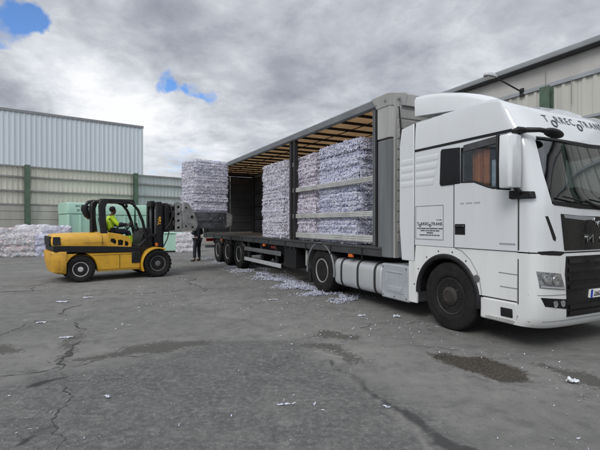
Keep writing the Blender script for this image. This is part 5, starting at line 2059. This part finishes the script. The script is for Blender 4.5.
def ground_mat():
    m, n, b, out = new_mat('worn_asphalt')
    geo = n.new('ShaderNodeNewGeometry')
    P = geo.outputs['Position']

    def attr(name):
        return n.new('ShaderNodeAttribute', attribute_name=name).outputs['Fac']

    # base: light worn asphalt, large mottling, mid blotches, fine stone
    big = n.noise(P, .22, 5, .6, .3)
    mid = n.noise(P, 1.4, 6, .65, .3)
    fine = n.noise(P, 18, 6, .7)
    grit = n.noise(P, 95, 3, .7)
    vo = n.new('ShaderNodeTexVoronoi')
    vo.inputs['Scale'].default_value = 85
    n.link(P, vo.inputs['Vector'])
    sep = n.new('ShaderNodeSeparateColor')
    n.link(vo.outputs['Color'], sep.inputs[0])
    c = n.mix(n.maprange(big.outputs[0], .35, .68), (.142, .140, .132), (.205, .200, .186))
    c = n.mix(n.math('MULTIPLY', n.maprange(mid.outputs[0], .46, .72), .6), c, (.100, .098, .094))
    # rough dark asphalt of the foreground
    near = attr('rough_zone')
    fm = n.maprange(near, -.12, .30)
    rough_c = n.mix(n.maprange(fine.outputs[0], .35, .7), (.074, .074, .073), (.162, .160, .153))
    c = n.mix(n.math('MULTIPLY', fm, n.maprange(mid.outputs[0], .30, .62, .62, .92)), c, rough_c)
    blot = n.noise(P, 5.5, 5, .65, .2)
    c = n.mix(n.math('MULTIPLY', n.maprange(blot.outputs[0], .48, .68), .45), c, (.078, .077, .074))
    c = n.mix(n.math('MULTIPLY', n.maprange(blot.outputs[0], .46, .30), .34), c, (.25, .244, .23))
    # pale drag scratches
    mp3 = n.new('ShaderNodeMapping')
    mp3.inputs['Rotation'].default_value = (0, 0, R(35))
    mp3.inputs['Scale'].default_value = (.7, 16, 1)
    n.link(P, mp3.inputs[0])
    scr = n.noise(mp3.outputs[0], 1.0, 4, .7, .8)
    c = n.mix(n.math('MULTIPLY', n.maprange(scr.outputs[0], .66, .80), n.maprange(big.outputs[0], .40, .60, 0, .40)), c, (.29, .285, .27))
    # fine speckle of exposed stone
    st = n.math('MULTIPLY', n.math('MULTIPLY', n.maprange(sep.outputs[0], .86, .99), n.maprange(fine.outputs[0], .42, .62)), n.math('ADD', n.math('MULTIPLY', fm, .38), .20))
    c = n.mix(st, c, (.30, .295, .285))
    dk = n.math('MULTIPLY', n.maprange(sep.outputs[1], .84, .99), .28)
    c = n.mix(dk, c, (.065, .065, .065))
    c = n.mix(n.math('MULTIPLY', n.maprange(grit.outputs[0], .45, .7), .30), c, (.10, .099, .095))
    # tyre and drag streaks across the yard
    mp = n.new('ShaderNodeMapping')
    mp.inputs['Rotation'].default_value = (0, 0, -R(18))
    mp.inputs['Scale'].default_value = (.25, 2.2, 1)
    n.link(P, mp.inputs[0])
    stn = n.noise(mp.outputs[0], 1.2, 6, .7, .6)
    c = n.mix(n.math('MULTIPLY', n.maprange(stn.outputs[0], .54, .72), .40), c, (.105, .103, .10))
    c = n.mix(n.math('MULTIPLY', n.maprange(stn.outputs[0], .44, .28), .25), c, (.27, .263, .245))
    # dark earthy patches
    dp = attr('patch_distance')
    ragged = n.math('ADD', dp, n.math('MULTIPLY', n.math('SUBTRACT', fine.outputs[0], .5), .7))
    pm = n.maprange(ragged, .08, -.02)
    c = n.mix(n.math('MULTIPLY', pm, .85), c, n.mix(n.maprange(grit.outputs[0], .4, .65), (.026, .025, .023), (.13, .123, .108)))
    brown = attr('brown_distance')
    rb = n.math('ADD', brown, n.math('MULTIPLY', n.math('SUBTRACT', fine.outputs[0], .5), .25))
    bm_ = n.maprange(rb, .07, -.01)
    c = n.mix(n.math('MULTIPLY', bm_, .93), c, n.mix(n.maprange(sep.outputs[2], .3, .8), (.016, .013, .010), (.07, .057, .042)))
    # broken strip running towards the camera on the right
    strip = attr('strip_distance')
    c = n.mix(n.math('MULTIPLY', n.maprange(strip, .04, -.02), .85), c, (.042, .042, .042))
    pale = attr('pale_distance')
    c = n.mix(n.math('MULTIPLY', n.maprange(pale, .05, -.02), .45), c, (.25, .24, .22))
    # oil spots
    oil = attr('oil_distance')
    c = n.mix(n.math('MULTIPLY', n.maprange(oil, .03, -.03), .8), c, (.018, .018, .018))
    # web of hairline cracks
    wn = n.noise(P, 1.6, 5, .6)
    v2 = n.new('ShaderNodeTexVoronoi')
    v2.feature = 'DISTANCE_TO_EDGE'
    v2.inputs['Scale'].default_value = .33
    n.link(n.vmath('ADD', P, wn.outputs['Color']), v2.inputs['Vector'])
    hair = n.math('MULTIPLY', n.maprange(v2.outputs['Distance'], .006, .0012), n.maprange(mid.outputs[0], .44, .62))
    c = n.mix(n.math('MULTIPLY', hair, .5), c, (.045, .045, .045))
    n.link(c, b.inputs['Base Color'])
    n.link(n.math('SUBTRACT', n.maprange(mid.outputs[0], .3, .7, .78, .95), n.math('MULTIPLY', bm_, .28)), b.inputs['Roughness'])
    b.inputs['Specular IOR Level'].default_value = .3
    hgt = n.math('ADD', n.math('MULTIPLY', fine.outputs[0], .5), n.math('MULTIPLY', grit.outputs[0], .5))
    hgt = n.math('ADD', hgt, n.math('MULTIPLY', vo.outputs['Distance'], n.math('ADD', n.math('MULTIPLY', fm, .5), .15)))
    bp = n.new('ShaderNodeBump')
    bp.inputs['Strength'].default_value = .8
    bp.inputs['Distance'].default_value = .012
    n.link(hgt, bp.inputs['Height'])
    n.link(bp.outputs[0], b.inputs['Normal'])
    return m


def vnoise(x, y, seed):
    """smooth value noise on arrays, -1..1"""
    rng = np.random.default_rng(seed)
    T = rng.uniform(-1, 1, (256, 256))
    xi, yi = np.floor(x).astype(int), np.floor(y).astype(int)
    fx, fy = x - xi, y - yi
    fx, fy = fx * fx * (3 - 2 * fx), fy * fy * (3 - 2 * fy)
    g = lambda i, j: T[(xi + i) % 256, (yi + j) % 256]
    return (g(0, 0) * (1 - fx) + g(1, 0) * fx) * (1 - fy) + (g(0, 1) * (1 - fx) + g(1, 1) * fx) * fy


def vfbm(x, y, f, seed, octv=4):
    return sum(vnoise(x * f * 2 ** k, y * f * 2 ** k, seed + k) * .55 ** k for k in range(octv)) * .6


def poly_dist(polys, X, Y):
    D = np.full(X.shape, 9.0)
    for pl in polys:
        for (x0, y0, a0), (x1, y1, a1) in zip(pl, pl[1:]):
            (ax, ay), (bx, by) = gp(x0, y0), gp(x1, y1)
            dx, dy = bx - ax, by - ay
            h = np.clip(((X - ax) * dx + (Y - ay) * dy) / (dx * dx + dy * dy), 0, 1)
            D = np.minimum(D, np.hypot(X - ax - h * dx, Y - ay - h * dy) - (a0 + (a1 - a0) * h))
    return D


def half_plane(a, b_, X, Y):
    (x0, y0), (x1, y1) = gp(*a), gp(*b_)
    nx, ny = (y1 - y0), -(x1 - x0)
    l = math.hypot(nx, ny)
    return ((X - x0) * nx + (Y - y0) * ny) / l


xs = np.concatenate([[-300, -120, -50, -25, -17], np.arange(-13, 9, .07), [10, 14, 25, 60, 150, 300]])
ys = np.concatenate([[-200, -60, -20, -6, 0, 1], np.arange(2, 22, .07), [23, 26, 32, 45, 80, 160, 400]])
nx_, ny_ = len(xs), len(ys)
X, Y = np.meshgrid(xs, ys, indexing='ij')
gme = bpy.data.meshes.new('ground')
idx = np.arange(nx_ * ny_).reshape(nx_, ny_)
quads = np.stack([idx[:-1, :-1], idx[1:, :-1], idx[1:, 1:], idx[:-1, 1:]], -1).reshape(-1, 4)
gme.vertices.add(nx_ * ny_)
gme.vertices.foreach_set('co', np.stack([X, Y, np.zeros_like(X)], -1).astype(np.float32).ravel())
gme.loops.add(quads.size)
gme.loops.foreach_set('vertex_index', quads.ravel().astype(np.int32))
gme.polygons.add(len(quads))
gme.polygons.foreach_set('loop_start', np.arange(0, quads.size, 4, dtype=np.int32))
gme.update(calc_edges=True)
wx, wy = X + vfbm(X, Y, 2.2, 1) * .16, Y + vfbm(X, Y, 2.2, 9) * .16
vx, vy = X + vfbm(X, Y, .9, 21) * .45, Y + vfbm(X, Y, .9, 33) * .45
rough_zone = np.minimum(np.minimum(half_plane((0, 377), (300, 336), vx, vy), half_plane((330, 350), (470, 452), vx, vy)), half_plane((75, 368), (330, 330), vx, vy))
FIELDS = dict(
    rough_zone=np.clip(rough_zone, -3, 3),
    patch_distance=poly_dist([[(80, 360, .05), (105, 356, .10), (135, 350, .15), (165, 346, .26), (198, 344, .12)], [(0, 350, .22), (14, 350, .10)],
                              [(79, 330, .0), (72, 346, .035), (61, 360, .02)], [(545, 366, .02), (575, 374, .12), (615, 386, .16)], [(322, 334, .18), (350, 338, .14)], [(310, 345, .05), (340, 350, .07), (358, 361, .05)]], wx, wy),
    brown_distance=poly_dist([[(434, 354, .03), (453, 359, .16), (480, 366, .27), (508, 374, .22), (530, 379, .05)], [(425, 352, .015), (437, 356, .02), (447, 353, .01)]], wx, wy),
    strip_distance=poly_dist([[(338, 362, .02), (352, 378, .03), (385, 402, .05), (420, 424, .06), (452, 446, .07), (480, 462, .07)]], wx, wy),
    pale_distance=poly_dist([[(345, 372, .01), (375, 400, .02), (400, 420, .03), (425, 446, .02)], [(318, 352, .05), (345, 358, .03)]], wx, wy),
    oil_distance=poly_dist([[(14, 441, .035), (20, 437, .04)], [(34, 432, .03), (40, 429, .035)], [(62, 425, .02), (66, 424, .02)], [(125, 428, .02), (128, 426, .02)], [(30, 386, .06), (60, 378, .03)]], wx, wy))
for nm, fld in FIELDS.items():
    gme.attributes.new(nm, 'FLOAT', 'POINT').data.foreach_set('value', fld.astype(np.float32).ravel())
g = link('ground', gme, ground_mat(), smooth=0)
tag(g, kind='structure')

# open cracks: jagged dark ribbons lying on the surface
crnd = random.Random(12)
M['crack'] = pbr('crack_dirt', (.045, .044, .041), .95, var=.4, scale=14)


def jag(pts, amp):
    """fractal midpoint displacement of (x, y, half width) points"""
    for lev in range(5):
        out = []
        for (x0, y0, a0), (x1, y1, a1) in zip(pts, pts[1:]):
            l = math.hypot(x1 - x0, y1 - y0)
            nx, ny = -(y1 - y0) / (l + 1e-6), (x1 - x0) / (l + 1e-6)
            d = crnd.gauss(0, amp) * l
            out += [(x0, y0, a0), ((x0 + x1) / 2 + nx * d, (y0 + y1) / 2 + ny * d, (a0 + a1) / 2 * crnd.uniform(.6, 1.4))]
        pts = out + [pts[-1]]
    return pts


for pl in ([(82, 305, .03), (72, 322, .03), (78, 335, .022), (72, 348, .03), (62, 358, .03), (58, 370, .015)], [(58, 384, .006), (66, 392, .007), (64, 404, .006), (54, 418, .007), (50, 434, .006), (52, 452, .006)],
           [(0, 292, .03), (34, 291, .04), (54, 281, .02)], [(0, 336, .010), (36, 321, .012), (72, 321, .014)], [(85, 296, .016), (165, 293, .018), (200, 288, .016), (240, 290, .010)], [(160, 268, .02), (190, 283, .025), (206, 292, .014)],
           [(0, 377, .008), (75, 367, .008), (160, 352, .004)], [(360, 328, .010), (420, 322, .008)], [(400, 345, .006), (440, 348, .008), (520, 360, .006), (560, 372, .010)]):
    pts = jag([(*gp(x, y), a) for x, y, a in pl], .13)
    mb = MB()
    prev = None
    for i, (x, y, a) in enumerate(pts):
        q = pts[min(i + 1, len(pts) - 1)]
        p = pts[max(i - 1, 0)]
        l = math.hypot(q[0] - p[0], q[1] - p[1]) + 1e-6
        nx, ny = -(q[1] - p[1]) / l, (q[0] - p[0]) / l
        a *= .25 + .7 * abs(fbm(x * 2.3, y * 2.3, 3))* 1.6
        cur_ = [mb.bm.verts.new((x + nx * a, y + ny * a, .004)), mb.bm.verts.new((x - nx * a, y - ny * a, .004))]
        if prev and fbm(x * 1.7 + 5, y * 1.7, 8) > -.22:
            mb.face([prev[0], cur_[0], cur_[1], prev[1]])
        prev = cur_
    tag(mb.build('ground_crack', 'crack', smooth=0), kind='structure')


# ------------------------------------------------------------------ litter
def scrap(mb, x, y, z, ln, wd, rnd, lift=.012):
    a = rnd.uniform(0, math.pi)
    t = Vector((math.cos(a), math.sin(a), 0))
    s = Vector((-t.y, t.x, 0))
    tilt = rnd.gauss(0, .25)
    c = Vector((x, y, z + .003))
    k = rnd.uniform(.0, lift)
    pts = []
    for f, h in ((-1, abs(rnd.gauss(0, lift))), (0, k), (1, abs(rnd.gauss(0, lift)))):
        for q in (-1, 1):
            pts.append(mb.bm.verts.new(c + t * ln / 2 * f + s * wd / 2 * q * rnd.uniform(.6, 1.1) + Vector((0, 0, h + abs(tilt) * wd / 2 * (q > 0)))))
    mb.face([pts[0], pts[1], pts[3], pts[2]])
    mb.face([pts[2], pts[3], pts[5], pts[4]])


rnd = random.Random(3)
mb = MB()
line = [gp(205, 258), gp(240, 266), gp(262, 274), gp(285, 283), gp(310, 291), gp(335, 298), gp(352, 302)]
dens = [.3, .5, .95, 1.1, 1.2, 1.1, .3]
for k in range(len(line) - 1):
    (x0, y0), (x1, y1) = line[k], line[k + 1]
    L = math.hypot(x1 - x0, y1 - y0)
    for _ in range(int(L * 1700 * (dens[k] + dens[k + 1]) / 2)):
        u = rnd.random()
        sp = .26 if dens[k] > .5 else .45
        off = rnd.gauss(0, sp)
        x, y = x0 + (x1 - x0) * u, y0 + (y1 - y0) * u
        x += -NN.x * off * 1.0 + rnd.gauss(0, .1)
        y += -NN.y * off * 1.0 + rnd.gauss(0, .1)
        if fbm(x * 1.6, y * 1.6, 4.2) < -.12 + abs(off) * .3:
            continue
        hp = .05 * max(0, 1 - abs(off) / .35) * max(0, fbm(x * 2, y * 2, 1) + .5)
        scrap(mb, x, y, rnd.uniform(0, hp), rnd.uniform(.02, .085), rnd.uniform(.006, .024), rnd, .018)
o = mb.build('shredded_paper', 'scrap', smooth=0)
tag(o, 'scattered bluish shredded paper along the trailer wheels', kind='stuff')
mb = MB()
for _ in range(7500):
    d = rnd.random()
    if d < .55:
        r, w = rnd.uniform(-3, 20), 1.2 + abs(rnd.gauss(0, 2.2))
        p = truck_pt(r, w)
        x, y = p.x, p.y
    elif d < .8:
        x, y = rnd.uniform(-13, 3), rnd.uniform(7, 24)
    else:
        x, y = rnd.uniform(-6, 6), rnd.uniform(2.2, 9)
    if y < 1.8:
        continue
    if fbm(x * .55, y * .55, 7.7) < rnd.uniform(-.35, .3):
        continue
    sz = rnd.random() ** 3
    scrap(mb, x, y, 0, .006 + (.05 if y > 6 else .03) * sz, .003 + .022 * sz * rnd.random(), rnd, .008)
o = mb.build('paper_litter', 'scrap', smooth=0)
tag(o, 'tiny white paper scraps strewn over the asphalt', kind='stuff')


def sheet(px, py, ln, wd, rz, mat, label, name='paper_scrap', crumple=.02):
    ln, wd = ln * .62, wd * .8
    x, y = gp(px, py)
    mb = MB()
    sd = rnd.uniform(0, 50)
    mb.grid(lambda i, j: ((i - .5) * ln, (j - .5) * wd * (1 + .5 * fbm(i * 2 + sd, 0, 1)) + .05 * ln * math.sin(i * 3 + sd), .006 + crumple * max(0, fbm(i * 3 + sd, j * 3, 0) + .3)), 10, 5)
    o = mb.build(name, mat, smooth=40)
    o.location = (x, y, 0)
    o.rotation_euler = (0, 0, R(rz))
    s = o.modifiers.new('thick', 'SOLIDIFY')
    s.thickness = .002
    tag(o, label, 'paper scrap', 'larger paper scraps on the yard')


sheet(62, 302, .36, .12, 10, 'scrap', 'flat white paper scrap lying near the top of the long crack')
sheet(41, 323, .24, .10, 30, 'scrap', 'pale blue paper scrap left of the long crack')
sheet(66, 338, .28, .05, 4, 'scrap', 'thin white paper strip lying across the long crack')
sheet(88, 298, .30, .12, 20, 'scrap', 'broad torn white scrap behind the forklift rear wheel')
sheet(107, 398, .13, .035, -40, 'scrap', 'small bright white paper strip on the dark foreground asphalt')
sheet(284, 406, .20, .016, 12, 'scrap', 'long thin bent white strip in the middle foreground')
sheet(387, 408, .10, .04, -35, 'scrap', 'short white scrap beside the dark broken strip')
sheet(273, 300, .3, .1, 15, 'scrap', 'loose white paper sheet in front of the shredded paper')
sheet(573, 383, .15, .10, 20, 'plastic_clear', 'crumpled clear plastic scrap on the asphalt in front of the cab', 'plastic_scrap', .06)
sheet(362, 316, .22, .10, 20, 'scrap', 'white paper scrap below the fuel tank')
sheet(397, 317, .20, .12, -10, 'scrap', 'crumpled white scrap below the grey battery box', 'paper_scrap', .04)

# ------------------------------------------------------------------ sky
SUN_EL, SUN_AZ = R(42), R(212)        # compass style: 0 = +y, clockwise
world = bpy.data.worlds.new('World')
SC.world = world
world.use_nodes = True
nt = world.node_tree
nt.nodes.clear()
n = N(nt)
wo = n.new('ShaderNodeOutputWorld')
bg = n.new('ShaderNodeBackground')
bg.inputs['Strength'].default_value = .1
n.link(bg.outputs[0], wo.inputs[0])
sky = n.new('ShaderNodeTexSky')
sky.sky_type = 'NISHITA'
sky.sun_disc = False
sky.sun_elevation = SUN_EL
sky.sun_rotation = SUN_AZ
sky.air_density = 1.0
sky.dust_density = 0.1
sky.ozone_density = 6.0
tc = n.new('ShaderNodeTexCoord')
dirv = n.vmath('NORMALIZE', tc.outputs['Generated'])
sx = n.new('ShaderNodeSeparateXYZ')
n.link(dirv, sx.inputs[0])
zz = n.math('ADD', n.math('MAXIMUM', sx.outputs[2], 0.0), .22)
cmb = n.new('ShaderNodeCombineXYZ')
n.link(n.math('DIVIDE', sx.outputs[0], zz), cmb.inputs[0])
n.link(n.math('DIVIDE', sx.outputs[1], zz), cmb.inputs[1])
pl = cmb.outputs[0]
n1 = n.noise(pl, 1.15, 9, .56, .25)
n2 = n.noise(pl, 3.1, 9, .60, .3)
n3 = n.noise(n.vmath('ADD', pl, (7.3, 2.1, 0)), 7.5, 8, .62, .4)


def pdir(px, py):
    return tuple(Vector(((px - 300) / F, 1, (HZ - py) / F)).normalized())


wn = n.noise(dirv, 9.0, 6, .6)
wsc = n.nt.nodes.new('ShaderNodeVectorMath')
wsc.operation = 'SCALE'
n.link(n.vmath('SUBTRACT', wn.outputs['Color'], (.5, .5, .5)), wsc.inputs[0])
wsc.inputs['Scale'].default_value = .10
dirw = n.vmath('NORMALIZE', n.vmath('ADD', dirv, wsc.outputs[0]))


def blob(px, py, deg, soft=.0):
    d = n.vmath('DOT_PRODUCT', dirw, pdir(px, py), 1)
    return n.maprange(d, math.cos(R(deg)), math.cos(R(deg * soft)))


def total(lst):
    cur = None
    for v, wt in lst:
        v = n.math('MULTIPLY', v, wt)
        cur = v if cur is None else n.math('ADD', cur, v)
    return cur


bright = total([(blob(118, 85, 8), .17), (blob(70, 92, 7), .10), (blob(150, 128, 8), .17), (blob(222, 128, 6), .14), (blob(465, 64, 5), .14), (blob(540, 45, 8), .09), (blob(60, 55, 7), .08),
                (blob(235, 35, 14), -.13), (blob(120, 12, 10), -.10), (blob(330, 85, 13), -.05), (blob(45, 52, 8), .05), (blob(15, 98, 4.5), -.20), (blob(420, 20, 18), -.06), (blob(305, 60, 6), -.05)])
val = n.math('ADD', n.math('MULTIPLY', n.math('SUBTRACT', n1.outputs[0], .5), 1.0), n.math('MULTIPLY', n.math('SUBTRACT', n2.outputs[0], .5), .85))
val = n.math('ADD', val, n.math('MULTIPLY', n.math('SUBTRACT', n3.outputs[0], .5), .40))
val = n.math('ADD', val, bright)
val = n.math('ADD', val, .535)
cloud = n.ramp(val, [(0.0, (.20, .22, .265)), (.28, (.315, .337, .385)), (.50, (.455, .48, .525)), (.70, (.62, .645, .685)), (.90, (.81, .82, .835))])
# brighter veil overhead and behind the camera
boost = n.math('ADD', 1.0, n.math('MULTIPLY', n.maprange(sx.outputs[2], .5, .95), .85))
boost = n.math('ADD', boost, n.math('MULTIPLY', n.maprange(sx.outputs[1], .1, -.7), .55))
cs = n.nt.nodes.new('ShaderNodeVectorMath')
cs.operation = 'SCALE'
n.link(cloud, cs.inputs[0])
n.link(n.math('MULTIPLY', boost, 10.0), cs.inputs['Scale'])
holes = total([(blob(4, 20, 3.3, 0), .9), (blob(15, 14, 2.7, 0), .75), (blob(27, 17, 2.2, 0), .6), (blob(165, 83, 1.7, .1), .9), (blob(177, 87, 1.6, .1), .85), (blob(191, 91, 1.5, .1), .75), (blob(207, 96, 1.7, .1), .85),
               (blob(160, 176, 5, .1), .30), (blob(200, 165, 5, .1), .34)])
hz = n.math('ADD', holes, n.math('MULTIPLY', n.math('SUBTRACT', n3.outputs[0], .5), 2.2))
hz = n.math('ADD', hz, n.math('MULTIPLY', n.math('SUBTRACT', n2.outputs[0], .5), 1.0))
hz = n.math('MULTIPLY', hz, n.maprange(holes, .04, .35))
clear = n.maprange(hz, .22, 1.2, 0, .95)
blue = n.vmath('MULTIPLY', sky.outputs[0], (1.0, 1.25, 1.5))
skyc = n.mix(clear, cs.outputs[0], blue)
n.link(skyc, bg.inputs['Color'])

sun = bpy.data.lights.new('sun', 'SUN')
sun.energy = 1.35
sun.angle = R(24)
sun.color = (1.0, .965, .92)
so = bpy.data.objects.new('sun', sun)
COL.objects.link(so)
dv = Vector((math.sin(SUN_AZ) * math.cos(SUN_EL), math.cos(SUN_AZ) * math.cos(SUN_EL), math.sin(SUN_EL)))
so.rotation_euler = dv.to_track_quat('Z', 'Y').to_euler()

# ------------------------------------------------------------------ camera
cam = bpy.data.cameras.new('camera')
cam.sensor_width = 36
cam.lens = 36 * F / 600
cam.clip_end = 2000
cam.clip_start = .05
co = bpy.data.objects.new('camera', cam)
COL.objects.link(co)
co.location = (0, 0, CAM_H)
co.rotation_euler = (R(90 - math.degrees(math.atan((225 - HZ) / F))), 0, 0)
SC.camera = co
SC.view_settings.view_transform = 'Standard'
SC.view_settings.look = 'None'
SC.view_settings.exposure = 0.28
SC.view_settings.gamma = 1
SC.view_settings.use_curve_mapping = False
SC.cycles.max_bounces = 8
SC.cycles.transparent_max_bounces = 12
